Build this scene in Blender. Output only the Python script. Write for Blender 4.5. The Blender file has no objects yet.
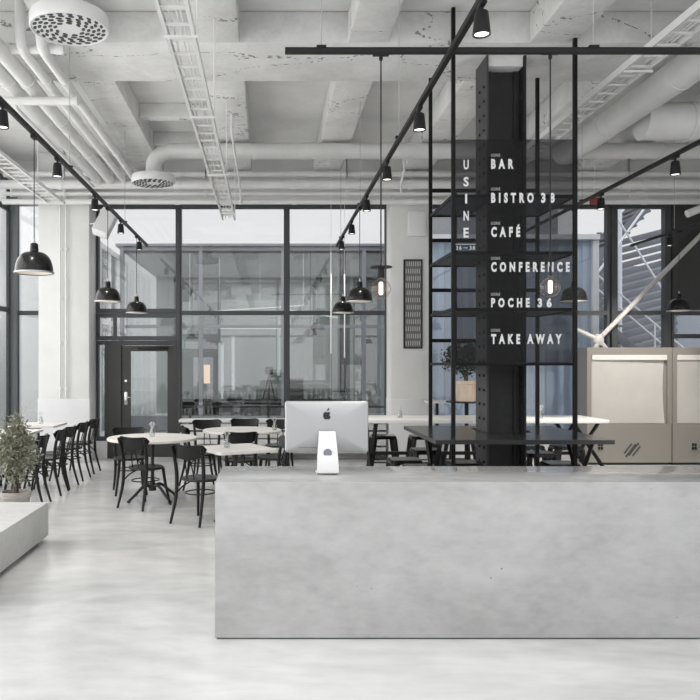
import bpy, bmesh, math, random
from mathutils import Vector, Matrix
R = math.radians
rnd = random.Random(7)
SC = bpy.context.scene
COL = SC.collection

# ------------------------------------------------------------ camera, sky, exposure
HC = 1.62                                   # eye height
cam_d = bpy.data.cameras.new('camera'); cam = bpy.data.objects.new('camera', cam_d); COL.objects.link(cam)
cam.location = (0, 0, HC); cam.rotation_euler = (R(90), 0, 0)
cam_d.sensor_width = 36; cam_d.lens = 36 * 750 / 700
cam_d.shift_x = 83 / 700; cam_d.shift_y = 14 / 700
cam_d.clip_end = 300
SC.camera = cam

w = bpy.data.worlds.new('sky'); SC.world = w; w.use_nodes = True
nt = w.node_tree; nt.nodes.clear()
wo = nt.nodes.new('ShaderNodeOutputWorld'); bg = nt.nodes.new('ShaderNodeBackground')
tc = nt.nodes.new('ShaderNodeTexCoord'); sp = nt.nodes.new('ShaderNodeSeparateXYZ')
nt.links.new(tc.outputs['Generated'], sp.inputs[0])
# overcast sky: bright towards the zenith and on the sun's side (behind the camera)
def mrange(src, a, b_, c, d):
    m_ = nt.nodes.new('ShaderNodeMapRange'); nt.links.new(src, m_.inputs[0])
    for i, v in zip((1, 2, 3, 4), (a, b_, c, d)): m_.inputs[i].default_value = v
    return m_.outputs[0]
side = mrange(sp.outputs[1], 0.5, -0.9, 0.0, 0.25)
zen = mrange(sp.outputs[2], 0.35, 0.95, 0.93, 3.0)
addn = nt.nodes.new('ShaderNodeMath'); addn.operation = 'ADD'; nt.links.new(side, addn.inputs[0]); nt.links.new(zen, addn.inputs[1])
bg.inputs[0].default_value = (0.975, 0.985, 1.0, 1)
nt.links.new(addn.outputs[0], bg.inputs[1]); nt.links.new(bg.outputs[0], wo.inputs[0])

SC.view_settings.view_transform = 'Standard'; SC.view_settings.look = 'None'
SC.view_settings.gamma = 1; SC.view_settings.use_curve_mapping = False
SC.view_settings.exposure = 0.0

def lamp(name, kind, loc, power, size=0.1, rot=(0, 0, 0), color=(1, 1, 1), sizey=None, spread=None):
    d = bpy.data.lights.new(name, kind); d.energy = power; d.color = color
    if kind == 'AREA':
        d.size = size
        if sizey: d.shape = 'RECTANGLE'; d.size_y = sizey
    elif kind == 'SPOT':
        d.spot_size = R(75); d.spot_blend = 0.7; d.shadow_soft_size = size
    else:
        d.shadow_soft_size = size
    o = bpy.data.objects.new(name, d); o.location = loc; o.rotation_euler = rot
    COL.objects.link(o); return o

# daylight of the glazed street side on the left
lamp('left_window_daylight', 'AREA', (-4.6, 6.6, 2.5), 400, 4.2, (0, R(-90), 0), (1, .99, .97), 10.5)

# ------------------------------------------------------------ materials
MATS = {}
def mat(name, col, rough=0.5, metal=0.0, noise=0.0, nscale=4.0, bump=0.0, bscale=60.0, rn=0.0,
        spec=0.5, emit=None, estr=0.0, col2=None, stretch=(1, 1, 1), coat=0.0):
    if name in MATS: return MATS[name]
    m = bpy.data.materials.new(name); m.use_nodes = True; n = m.node_tree; L = n.links
    b = n.nodes['Principled BSDF']
    b.inputs['Base Color'].default_value = (*col, 1); b.inputs['Roughness'].default_value = rough
    b.inputs['Metallic'].default_value = metal; b.inputs['Specular IOR Level'].default_value = spec
    b.inputs['Coat Weight'].default_value = coat
    if emit:
        b.inputs['Emission Color'].default_value = (*emit, 1); b.inputs['Emission Strength'].default_value = estr
    if noise or bump or rn or col2:
        t = n.nodes.new('ShaderNodeTexCoord'); mp = n.nodes.new('ShaderNodeMapping')
        mp.inputs['Scale'].default_value = stretch; L.new(t.outputs['Object'], mp.inputs[0])
        ns = n.nodes.new('ShaderNodeTexNoise'); ns.inputs['Scale'].default_value = nscale
        ns.inputs['Detail'].default_value = 7; ns.inputs['Roughness'].default_value = 0.62
        L.new(mp.outputs[0], ns.inputs[0])
        cr = n.nodes.new('ShaderNodeValToRGB')
        c2 = col2 or tuple(max(0, c * (1 - noise)) for c in col)
        cr.color_ramp.elements[0].position = 0.3; cr.color_ramp.elements[1].position = 0.7
        cr.color_ramp.elements[0].color = (*c2, 1)
        cr.color_ramp.elements[1].color = (*[min(1, c * (1 + noise * .35)) for c in col], 1)
        L.new(ns.outputs[0], cr.inputs[0]); L.new(cr.outputs[0], b.inputs['Base Color'])
        if rn:
            mm = n.nodes.new('ShaderNodeMapRange'); mm.inputs[1].default_value = .3; mm.inputs[2].default_value = .7
            mm.inputs[3].default_value = rough - rn; mm.inputs[4].default_value = rough + rn
            L.new(ns.outputs[0], mm.inputs[0]); L.new(mm.outputs[0], b.inputs['Roughness'])
        if bump:
            n2 = n.nodes.new('ShaderNodeTexNoise'); n2.inputs['Scale'].default_value = bscale
            n2.inputs['Detail'].default_value = 5; L.new(mp.outputs[0], n2.inputs[0])
            bp = n.nodes.new('ShaderNodeBump'); bp.inputs['Strength'].default_value = bump
            bp.inputs['Distance'].default_value = 0.02
            L.new(n2.outputs[0], bp.inputs['Height']); L.new(bp.outputs[0], b.inputs['Normal'])
    MATS[name] = m; return m

def concrete(name, base, dark, rough, rn, scale, bump, pits=0.0, cracks=0.0, streak=(1, 1, 1), spec=0.5):
    """cast concrete: broad clouds + fine mottling + pits / board cracks"""
    m = bpy.data.materials.new(name); m.use_nodes = True; n = m.node_tree; L = n.links; b = n.nodes['Principled BSDF']
    b.inputs['Specular IOR Level'].default_value = spec
    t = n.nodes.new('ShaderNodeTexCoord'); mp = n.nodes.new('ShaderNodeMapping'); mp.inputs['Scale'].default_value = streak
    L.new(t.outputs['Object'], mp.inputs[0])
    a = n.nodes.new('ShaderNodeTexNoise'); a.inputs['Scale'].default_value = scale; a.inputs['Detail'].default_value = 8
    a.inputs['Roughness'].default_value = .6; a.inputs['Distortion'].default_value = .6; L.new(mp.outputs[0], a.inputs[0])
    f = n.nodes.new('ShaderNodeTexNoise'); f.inputs['Scale'].default_value = scale * 9; f.inputs['Detail'].default_value = 5
    L.new(mp.outputs[0], f.inputs[0])
    mx = n.nodes.new('ShaderNodeMath'); mx.operation = 'MULTIPLY_ADD'; mx.inputs[1].default_value = .28 if bump > .1 or name.startswith('pol') else .5
    L.new(f.outputs[0], mx.inputs[0]); L.new(a.outputs[0], mx.inputs[2])
    mrr = n.nodes.new('ShaderNodeMapRange'); lo = .0 if mx.inputs[1].default_value < .4 else .11
    mrr.inputs[1].default_value = .44 + lo; mrr.inputs[2].default_value = .82 + lo
    L.new(mx.outputs[0], mrr.inputs[0])
    mix = n.nodes.new('ShaderNodeMix'); mix.data_type = 'RGBA'
    mix.inputs[6].default_value = (*dark, 1); mix.inputs[7].default_value = (*base, 1); L.new(mrr.outputs[0], mix.inputs[0])
    out = mix.outputs[2]; hsrc = mx.outputs[0]
    if pits:
        v = n.nodes.new('ShaderNodeTexVoronoi'); v.inputs['Scale'].default_value = pits; L.new(t.outputs['Object'], v.inputs[0])
        lt = n.nodes.new('ShaderNodeMath'); lt.operation = 'LESS_THAN'; lt.inputs[1].default_value = .07
        L.new(v.outputs['Distance'], lt.inputs[0])
        gate = n.nodes.new('ShaderNodeMath'); gate.operation = 'GREATER_THAN'; gate.inputs[1].default_value = .58
        L.new(a.outputs[0], gate.inputs[0])
        ml = n.nodes.new('ShaderNodeMath'); ml.operation = 'MULTIPLY'; L.new(lt.outputs[0], ml.inputs[0]); L.new(gate.outputs[0], ml.inputs[1])
        m3 = n.nodes.new('ShaderNodeMix'); m3.data_type = 'RGBA'; m3.inputs[7].default_value = (*[c * .4 for c in dark], 1)
        L.new(ml.outputs[0], m3.inputs[0]); L.new(out, m3.inputs[6]); out = m3.outputs[2]
    if cracks:
        mp2 = n.nodes.new('ShaderNodeMapping'); mp2.inputs['Scale'].default_value = (.35, 1, 1); L.new(t.outputs['Object'], mp2.inputs[0])
        nd = n.nodes.new('ShaderNodeTexNoise'); nd.inputs['Scale'].default_value = 3; L.new(mp2.outputs[0], nd.inputs[0])
        v = n.nodes.new('ShaderNodeTexVoronoi'); v.feature = 'DISTANCE_TO_EDGE'; v.inputs['Scale'].default_value = 1.6
        ad = n.nodes.new('ShaderNodeMix'); ad.data_type = 'RGBA'; ad.inputs[0].default_value = .35
        L.new(mp2.outputs[0], ad.inputs[6]); L.new(nd.outputs[1], ad.inputs[7]); L.new(ad.outputs[2], v.inputs[0])
        lt = n.nodes.new('ShaderNodeMath'); lt.operation = 'LESS_THAN'; lt.inputs[1].default_value = .011; L.new(v.outputs['Distance'], lt.inputs[0])
        gate = n.nodes.new('ShaderNodeMath'); gate.operation = 'GREATER_THAN'; gate.inputs[1].default_value = .53; L.new(f.outputs[0], gate.inputs[0])
        ml = n.nodes.new('ShaderNodeMath'); ml.operation = 'MULTIPLY'; L.new(lt.outputs[0], ml.inputs[0]); L.new(gate.outputs[0], ml.inputs[1])
        m3 = n.nodes.new('ShaderNodeMix'); m3.data_type = 'RGBA'; m3.inputs[7].default_value = (*[c * .45 for c in dark], 1)
        L.new(ml.outputs[0], m3.inputs[0]); L.new(out, m3.inputs[6]); out = m3.outputs[2]
    L.new(out, b.inputs['Base Color'])
    rr = n.nodes.new('ShaderNodeMapRange'); rr.inputs[1].default_value = .3; rr.inputs[2].default_value = .7
    rr.inputs[3].default_value = rough + rn; rr.inputs[4].default_value = rough - rn
    L.new(a.outputs[0], rr.inputs[0]); L.new(rr.outputs[0], b.inputs['Roughness'])
    if bump:
        bp = n.nodes.new('ShaderNodeBump'); bp.inputs['Strength'].default_value = bump; bp.inputs['Distance'].default_value = .03
        L.new(hsrc, bp.inputs['Height']); L.new(bp.outputs[0], b.inputs['Normal'])
    return m

def glass(name, tint, refl, rough=0.0):
    m = bpy.data.materials.new(name); m.use_nodes = True; n = m.node_tree; n.nodes.clear(); L = n.links
    o = n.nodes.new('ShaderNodeOutputMaterial'); tr = n.nodes.new('ShaderNodeBsdfTransparent'); gl = n.nodes.new('ShaderNodeBsdfGlossy')
    tr.inputs[0].default_value = (*tint, 1); gl.inputs['Roughness'].default_value = rough
    fr = n.nodes.new('ShaderNodeLayerWeight'); fr.inputs[0].default_value = .5
    pw = n.nodes.new('ShaderNodeMath'); pw.operation = 'POWER'; pw.inputs[1].default_value = 4.5; L.new(fr.outputs['Facing'], pw.inputs[0])
    ad = n.nodes.new('ShaderNodeMath'); ad.operation = 'ADD'; ad.inputs[1].default_value = refl; ad.use_clamp = True
    L.new(pw.outputs[0], ad.inputs[0])
    mx = n.nodes.new('ShaderNodeMixShader'); L.new(ad.outputs[0], mx.inputs[0]); L.new(tr.outputs[0], mx.inputs[1]); L.new(gl.outputs[0], mx.inputs[2])
    L.new(mx.outputs[0], o.inputs[0]); return m

def veil(name, tint, col, f, rough=.35):
    """dark see-through sheet (smoked glass / mesh)"""
    m = bpy.data.materials.new(name); m.use_nodes = True; n = m.node_tree; L = n.links
    b = n.nodes['Principled BSDF']; b.inputs['Base Color'].default_value = (*col, 1); b.inputs['Roughness'].default_value = rough
    tr = n.nodes.new('ShaderNodeBsdfTransparent'); tr.inputs[0].default_value = (*tint, 1)
    mx = n.nodes.new('ShaderNodeMixShader'); mx.inputs[0].default_value = f
    L.new(tr.outputs[0], mx.inputs[1]); L.new(b.outputs[0], mx.inputs[2]); L.new(mx.outputs[0], n.nodes['Material Output'].inputs[0])
    return m

def emis(name, col, s):
    m = bpy.data.materials.new(name); m.use_nodes = True; n = m.node_tree; n.nodes.clear()
    o = n.nodes.new('ShaderNodeOutputMaterial'); e = n.nodes.new('ShaderNodeEmission')
    e.inputs[0].default_value = (*col, 1); e.inputs[1].default_value = s; n.links.new(e.outputs[0], o.inputs[0]); return m

M_floor = concrete('polished_concrete_floor', (.75, .75, .745), (.43, .43, .425), .2, .07, .62, .02, streak=(.6, 1.1, 1), spec=.55)
M_counter = concrete('cast_concrete_counter', (.455, .455, .45), (.35, .35, .345), .15, .06, 1.7, .05, pits=16, streak=(.7, 1, 1.3))
M_block = concrete('pale_concrete_block', (.66, .66, .65), (.55, .55, .54), .5, .05, 1.6, .04)
M_ceil = concrete('painted_rough_concrete', (.76, .76, .75), (.60, .60, .59), .85, .05, 2.2, .45, pits=2.2, cracks=1)
M_ceil2 = concrete('painted_concrete_slab', (.76, .76, .75), (.66, .66, .65), .85, .05, 1.2, .15, pits=1.8)
M_wall = mat('white_plaster', (.76, .76, .75), .8, noise=.05, nscale=3, bump=.05)
M_wall2 = mat('pale_grey_panel', (.74, .74, .75), .6, noise=.04)
M_pipe = mat('white_painted_pipe', (.76, .76, .75), .45, noise=.08, nscale=5)
M_duct = mat('pale_grey_duct', (.70, .70, .69), .45, noise=.1, nscale=3)
M_tray = mat('white_painted_steel', (.76, .76, .75), .45)
M_black = mat('black_painted_metal', (.014, .014, .014), .5, spec=.25)
M_blackg = mat('black_gloss_enamel', (.008, .008, .008), .22, spec=.35)
M_frame = mat('charcoal_window_frame', (.055, .06, .064), .45)
M_door = mat('charcoal_door', (.035, .036, .035), .45)
M_wood = mat('black_stained_wood', (.010, .010, .010), .4, spec=.3, noise=.3, nscale=20)
M_seat = mat('black_seat_veneer', (.014, .014, .014), .35, spec=.35)
M_top = mat('pale_birch_top', (.74, .71, .66), .42, noise=.06, nscale=6, stretch=(1, 8, 1))
M_iron = mat('black_cast_iron', (.02, .02, .021), .5, bump=.1)
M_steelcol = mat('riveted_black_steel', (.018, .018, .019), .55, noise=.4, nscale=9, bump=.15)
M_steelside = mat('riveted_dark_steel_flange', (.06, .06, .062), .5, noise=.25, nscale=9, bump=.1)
M_tab = mat('black_table_laminate', (.035, .035, .037), .22)
M_alu = mat('brushed_aluminium', (.46, .46, .465), .45, metal=.85)
M_white = mat('white_plastic', (.8, .8, .8), .4)
M_logo = mat('black_logo', (.01, .01, .01), .3)
M_steelc = mat('stainless_cabinet', (.29, .27, .245), .4, metal=.3, noise=.05, nscale=2)
M_paper = mat('warm_white_sheet', (.90, .875, .84), .7, noise=.05, nscale=2.5)
M_letter = mat('white_vinyl_lettering', (.86, .86, .86), .5)
M_lettg = mat('grey_vinyl_lettering', (.58, .58, .58), .5)
M_win = glass('window_glass', (.97, .97, .97), .055)
M_ext = glass('dark_facade_glass', (.74, .76, .76), .15)
M_bulb = glass('amber_bulb_glass', (.95, .88, .84), .05)
M_smoke = veil('smoked_mesh_panel', (.66, .66, .67), (.03, .03, .031), .22)
M_shelf = veil('black_mesh_shelf', (.35, .35, .35), (.02, .02, .02), .9)
M_glow = emis('lamp_glow', (1, .9, .8), 1.0)
M_fil = emis('filament_glow', (1, .86, .76), 3.0)
M_spotg = emis('spot_glow', (1, .95, .9), 2.6)
M_tube = emis('fluorescent_glow', (.95, 1, .98), 1.5)
M_warms = emis('lit_sign_glow', (1, .8, .62), .9)
M_leaf = mat('olive_leaf', (.27, .28, .20), .55, noise=.5, nscale=14)
M_leafd = mat('dark_leaf', (.035, .05, .035), .5, noise=.4, nscale=10)
M_leafo = mat('street_tree_leaf', (.25, .30, .17), .7, noise=.4, nscale=2)
M_bark = mat('bark', (.12, .1, .08), .8)
M_pot = mat('weathered_wicker_pot', (.42, .39, .35), .75, noise=.4, nscale=9, bump=.3, stretch=(1, 1, 6))
M_potw = mat('pale_wooden_pot', (.68, .55, .43), .6, noise=.2, nscale=4, stretch=(5, 5, 1))
M_soil = mat('soil', (.05, .04, .03), .9)
M_chrome = mat('chrome', (.7, .7, .7), .2, metal=1)
M_clear = glass('clear_glass', (.9, .92, .92), .08)
M_blue = mat('blue_grey_corrugated_metal', (.36, .44, .55), .5, noise=.08)
M_exw = mat('exterior_pale_render', (.62, .63, .63), .8, noise=.06)
M_exg = mat('exterior_grey', (.26, .27, .29), .6, noise=.1)
M_ing = mat('interior_grey_green_wall', (.46, .48, .47), .8, noise=.1, nscale=1)
M_dk = mat('dark_grey_matte', (.05, .055, .055), .6)
M_stair = mat('galvanised_stair_steel', (.13, .14, .17), .5, noise=.1)
M_stairl = mat('pale_stair_rail', (.66, .68, .72), .4)
M_pave = mat('pavement', (.38, .38, .38), .9, noise=.15)
M_red = mat('red_sign', (.28, .05, .05), .5)
M_grille = mat('perforated_grille', (.16, .16, .155), .6)
M_slot = mat('grille_slot', (.62, .61, .59), .6)
M_rod = mat('black_steel_rod', (.010, .010, .010), .5, spec=.2)
M_wire = mat('thin_steel_wire', (.40, .40, .40), .4)
M_pale = mat('pale_painted_slats', (.60, .60, .59), .5)

# ------------------------------------------------------------ mesh helpers
def NB(): return bmesh.new()
def box(bm, x0, x1, y0, y1, z0, z1, bev=0.0, mtx=None):
    r = bmesh.ops.create_cube(bm, size=1)
    M = Matrix.Translation(((x0 + x1) / 2, (y0 + y1) / 2, (z0 + z1) / 2)) @ Matrix.Diagonal((abs(x1 - x0), abs(y1 - y0), abs(z1 - z0), 1))
    bmesh.ops.transform(bm, matrix=M, verts=r['verts'])
    if bev:
        es = list({e for v in r['verts'] for e in v.link_edges})
        q = bmesh.ops.bevel(bm, geom=es, offset=bev, segments=2, affect='EDGES', profile=.5)
        vs = list({v for v in q['verts']})
    else: vs = r['verts']
    if mtx is not None: bmesh.ops.transform(bm, matrix=mtx, verts=vs)
    return vs
def sweep(bm, pts, rad, seg=10, closed=False, ell=None):
    """tube along points with radius per point"""
    pts = [Vector(p) for p in pts]; n = len(pts)
    if not isinstance(rad, (list, tuple)): rad = [rad] * n
    rings = []; up = None
    for i, p in enumerate(pts):
        if closed: t = (pts[(i + 1) % n] - pts[i - 1]).normalized()
        else: t = (pts[min(i + 1, n - 1)] - pts[max(i - 1, 0)]).normalized()
        if up is None:
            up = Vector((0, 0, 1)) if abs(t.z) < .9 else Vector((1, 0, 0))
        u = (up - t * up.dot(t)).normalized(); v = t.cross(u); up = u
        rings.append([bm.verts.new(p + (u * math.cos(a) + v * math.sin(a) * (ell or 1)) * rad[i]) for a in [2 * math.pi * k / seg for k in range(seg)]])
    for i in range(n if closed else n - 1):
        A, B = rings[i], rings[(i + 1) % n]
        for k in range(seg): bm.faces.new((A[k], A[(k + 1) % seg], B[(k + 1) % seg], B[k]))
    if not closed:
        bm.faces.new(rings[0][::-1]); bm.faces.new(rings[-1])
def cyl(bm, a, b, r, seg=12, r2=None): sweep(bm, [a, b], [r, r if r2 is None else r2], seg)
def lathe(bm, prof, seg=28, c=(0, 0, 0), closed=False):
    rings = []
    for (r, z) in prof:
        if r < 1e-5: rings.append([bm.verts.new((c[0], c[1], c[2] + z))])
        else: rings.append([bm.verts.new((c[0] + r * math.cos(2 * math.pi * k / seg), c[1] + r * math.sin(2 * math.pi * k / seg), c[2] + z)) for k in range(seg)])
    for A, B in zip(rings, rings[1:]):
        for k in range(seg):
            k2 = (k + 1) % seg
            if len(A) == 1 and len(B) == 1: continue
            if len(A) == 1: bm.faces.new((A[0], B[k], B[k2]))
            elif len(B) == 1: bm.faces.new((A[k], B[0], A[k2]))
            else: bm.faces.new((A[k], B[k], B[k2], A[k2]))
def prism(bm, poly, z0, z1, axis='z', mtx=None):
    """extrude a 2D outline; axis z: (x,y) ; axis y: (x,z) extruded along y"""
    def P(u, v, h): return (u, v, h) if axis == 'z' else ((u, h, v) if axis == 'y' else (h, u, v))
    A = [bm.verts.new(P(u, v, z0)) for u, v in poly]; B = [bm.verts.new(P(u, v, z1)) for u, v in poly]
    bm.faces.new(A); bm.faces.new(B[::-1]); n = len(A)
    for k in range(n): bm.faces.new((A[k], B[k], B[(k + 1) % n], A[(k + 1) % n]))
    if mtx is not None: bmesh.ops.transform(bm, matrix=mtx, verts=A + B)
    return A + B
def curve(pts, n=8):
    """Catmull-Rom through points"""
    P = [Vector(p) for p in pts]; P = [P[0] * 2 - P[1]] + P + [P[-1] * 2 - P[-2]]; out = []
    for i in range(1, len(P) - 2):
        a, b, c, d = P[i - 1:i + 3]
        for k in range(n):
            t = k / n
            out.append(.5 * ((2 * b) + (c - a) * t + (2 * a - 5 * b + 4 * c - d) * t * t + (3 * b - a - 3 * c + d) * t ** 3))
    out.append(P[-2]); return out
def obj(name, bm, m, parent=None, smooth=True, recalc=True):
    if recalc: bmesh.ops.recalc_face_normals(bm, faces=bm.faces)
    me = bpy.data.meshes.new(name); bm.to_mesh(me); bm.free(); me.materials.append(m)
    if smooth:
        me.polygons.foreach_set('use_smooth', [True] * len(me.polygons)); me.set_sharp_from_angle(angle=R(38))
    o = bpy.data.objects.new(name, me); COL.objects.link(o)
    if parent: o.parent = parent
    return o
def tag(o, label, cat, group=None, kind=None):
    if label: o['label'] = label
    if cat: o['category'] = cat
    if group: o['group'] = group
    if kind: o['kind'] = kind
    return o
def thing(name, label, cat, loc=(0, 0, 0), rz=0, group=None):
    o = bpy.data.objects.new(name, None); o.empty_display_size = .1; COL.objects.link(o)
    o.location = loc; o.rotation_euler = (0, 0, rz); return tag(o, label, cat, group)
def struct(name, bm, m, **k):
    o = obj(name, bm, m, **k); o['kind'] = 'structure'; return o
def boxes(*bs, bev=0.0):
    bm = NB()
    for b in bs: box(bm, *b, bev=bev)
    return bm
def dup(root, loc, rz=0, label=None, group=None):
    r = root.copy(); COL.objects.link(r); r.location = loc; r.rotation_euler = (0, 0, rz)
    if label: r['label'] = label
    if group: r['group'] = group
    for ch in list(root.children):
        c = ch.copy(); COL.objects.link(c); c.parent = r
        for g in list(ch.children):
            d = g.copy(); COL.objects.link(d); d.parent = c
    return r
def at(px, py, d): return Vector(((px - 267) * d / 750, d, HC - (py - 364) * d / 750))   # frame point -> metres at depth d

# ------------------------------------------------------------ setting
XL, XR, YB = -4.4, 9.5, 12.9
SOF, SLAB = 4.8, 5.12
struct('floor', boxes((XL - .3, XR, -4, YB + .2, -.15, 0)), M_floor)
struct('ceiling', boxes((XL - .3, XR, 2.2, YB + .2, SLAB, SLAB + .25)), M_ceil2)
struct('trim_1', boxes((XL, XR, 7.43, 8.45, SOF, SLAB), bev=.02), M_ceil)         # transverse beam
n = 2
for x0, x1, ya, yb in [(-2.14, -1.71, 8.44, 12.5), (-.69, -.25, 8.44, 12.5), (.77, 1.2, 8.44, 12.5), (2.22, 2.67, 8.44, 12.5), (3.67, 4.1, 8.44, 12.5),
                       (5.12, 5.55, 8.44, 12.5), (-2.14, -1.71, 3, 7.44), (-.69, -.27, 3, 7.44), (.8, 1.2, 3, 7.44), (2.6, 3.06, 3, 7.44), (5.12, 5.55, 3, 7.44)]:
    struct('trim_%d' % n, boxes((x0, x1, ya, yb, SOF, SLAB), bev=.02), M_ceil); n += 1
for ya in (10.05, 11.3):                                                              # small cross ribs in one coffer
    struct('trim_%d' % n, boxes((-1.71, -.69, ya, ya + .16, SOF + .13, SLAB), bev=.01), M_ceil); n += 1
struct('trim_%d' % n, boxes((XL, XR, 6.0, 6.45, SOF + .015, SLAB), bev=.01), M_ceil); n += 1
# walls: header over the glazing, black wall on the right, sills
HEAD = 4.37
struct('wall_back', boxes((XL, XR, YB, YB + .2, HEAD, SLAB + .2)), M_wall)
struct('wall_back_right', boxes((6.95, XR, YB - .05, YB + .15, 2.55, HEAD), (8.4, XR, YB - .05, YB + .15, 0, 2.55)), M_door)
struct('wall_right', boxes((XR, XR + .2, 3, YB + .2, 0, SLAB + .2)), M_wall)
struct('wall_left', boxes((XL - .2, XL, 2.2, YB + .2, 4.75, SLAB + .25), (XL - .2, XL, 2.2, YB, 0, .25)), M_wall)

def window(nm, x0, x1, z0, z1, mull=(), rails=(), y=YB, t=.10, fw=.04):
    bm = NB()
    box(bm, x0, x0 + fw, y - .03, y + t, z0, z1); box(bm, x1 - fw, x1, y - .03, y + t, z0, z1)
    box(bm, x0 + fw, x1 - fw, y - .03, y + t, z0, z0 + .07); box(bm, x0 + fw, x1 - fw, y - .03, y + t, z1 - .07, z1)
    for r in rails: box(bm, x0 + fw, x1 - fw, y - .025, y + t, r - .035, r + .035)
    for q in mull: box(bm, q - fw / 2, q + fw / 2, y - .02, y + t, z0 + .07, z1 - .07)
    o = struct(nm, bm, M_frame)
    g = obj('pane', boxes((x0 + fw, x1 - fw, y + .03, y + .045, z0 + .07, z1 - .07)), M_win, parent=o)
    return o
window('window_1', -2.93, -1.53, 2.5, HEAD)
window('window_2', -1.51, .33, .45, HEAD, rails=(2.5,))
window('window_3', .35, 2.07, .45, HEAD, rails=(2.5,))
window('window_4', 2.75, 4.35, .3, HEAD, rails=(2.5,))
window('window_5', 4.37, 5.88, .3, HEAD, rails=(2.5,))
window('window_6', 5.92, 6.93, .3, HEAD, rails=(2.5,), fw=.10)
window('window_7', 6.95, 8.4, .3, 2.53, mull=(7.7,), rails=(2.1,))
window('window_8', -4.33, -3.72, .25, HEAD + .05, rails=(2.5,))
window('window_9', -2.93, -2.76, .3, 2.02, fw=.03)
window('window_10', -2.93, -1.53, 2.03, 2.49, mull=(-2.62,))
# left glazed wall
for k, (ya, yb) in enumerate([(2.2, 4.35), (4.35, 6.5), (6.5, 8.65), (8.65, 10.8), (10.8, 12.8)]):
    bm = NB()
    for yy in (ya, yb - .06): box(bm, XL - .03, XL + .02, yy, yy + .06, .25, 4.75)
    for zz in (.25, 2.5, 4.22, 4.68): box(bm, XL - .03, XL + .01, ya + .06, yb - .06, zz, zz + .08)
    o = struct('window_%d' % (11 + k), bm, M_frame)
    obj('pane', boxes((XL - .02, XL - .005, ya + .06, yb - .06, .33, 4.68)), M_win, parent=o)
struct('trim_%d' % n, boxes((-4.42, -4.28, YB - .1, YB - .03, 0, HEAD + .1)), mat('grey_corner_post', (.17, .18, .19), .5)); n += 1     # corner post
struct('trim_%d' % n, boxes((XL, -3.72, YB, YB + .2, 0, .25), (-2.93, -2.74, YB - .05, YB + .15, 0, .3), (-1.53, 2.07, YB, YB + .15, 0, .45), (2.75, 8.4, YB, YB + .15, 0, .3)), M_wall2); n += 1
struct('trim_%d' % n, boxes((-1.545, -1.495, YB - .05, YB - .03, 0, HEAD)), M_frame); n += 1
struct('trim_%d' % n, boxes((.31, .37, YB - .05, YB - .03, .45, HEAD)), M_frame); n += 1
# columns with a smoother lower band
def pier(nm, x0, x1):
    o = struct(nm, boxes((x0, x1, 12.4, YB + .1, 0, SLAB), bev=.01), M_wall)
    b = obj('wainscot', boxes((x0 - .01, x1 + .01, 12.385, YB - .05, .05, 1.04), bev=.005), M_wall2, parent=o)
pier('wall_back_left_pier', -3.78, -2.94); pier('wall_back_middle_pier', 2.05, 2.74)

# door
dr = struct('door_1', boxes((-2.76, -2.56, YB - .04, YB + .08, 0, 2.02), (-2.56, -2.50, YB - .06, YB + .08, 0, 2.02), (-1.60, -1.53, YB - .06, YB + .08, 0, 2.02),
                            (-2.50, -1.60, YB - .06, YB + .08, 1.94, 2.02)), M_door)
lf = obj('door_leaf', boxes((-2.50, -2.345, YB - .02, YB + .04, .02, 1.93), (-1.71, -1.60, YB - .02, YB + .04, .02, 1.93),
                            (-2.345, -1.71, YB - .02, YB + .04, .02, .43), (-2.345, -1.71, YB - .02, YB + .04, 1.84, 1.93)), M_door, parent=dr)
obj('pane', boxes((-2.345, -1.71, YB, YB + .012, .43, 1.84)), M_win, parent=dr)
bm = NB(); box(bm, -2.445, -2.395, YB - .035, YB - .02, .92, 1.14, bev=.004); cyl(bm, (-2.42, YB - .03, 1.05), (-2.42, YB - .08, 1.05), .009, 8); cyl(bm, (-2.42, YB - .08, 1.05), (-2.33, YB - .08, 1.05), .009, 8)
obj('door_handle', bm, M_chrome, parent=dr)
bm = NB(); cyl(bm, (-2.42, YB - .02, 1.33), (-2.42, YB - .04, 1.33), .022, 12); obj('door_lock', bm, M_chrome, parent=dr)
obj('door_closer', boxes((-2.2, -1.7, YB - .1, YB - .03, 1.86, 1.92), bev=.01), M_black, parent=dr)

# conduits on the left pier
for x, lab in ((-3.41, 'white vertical conduit on left pier, farther from the door'), (-3.31, 'white vertical conduit on left pier, nearer to the door')):
    t = thing('wall_conduit', lab, 'pipe', (x, 12.36, 0))
    bm = NB(); cyl(bm, (0, 0, 1.05), (0, 0, 4.5), .013, 10); obj('pipe', bm, M_pipe, t)
    for z in (1.2, 1.95, 2.7, 3.5, 4.3): obj('clip', boxes((-.025, .025, -.018, .03, z, z + .025)), M_tray, t)

# slatted bench along the back glazing
t = thing('slatted_wall_bench', 'pale slatted low bench running beneath the back windows beside the door', 'bench', (0, 12.6, 0))
bm = NB()
for z in (.12, .25, .38, .51): box(bm, -1.45, 2.0, -.02, .01, z, z + .10, bev=.006)
obj('slat', bm, M_pale, t, smooth=True)
obj('top', boxes((-1.48, 2.03, -.05, .26, .64, .69), bev=.008), M_pale, t)
for x in (-1.3, 0.3, 1.85): obj('support', boxes((x, x + .06, .012, .2, 0, .64)), M_dk, t)

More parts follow.
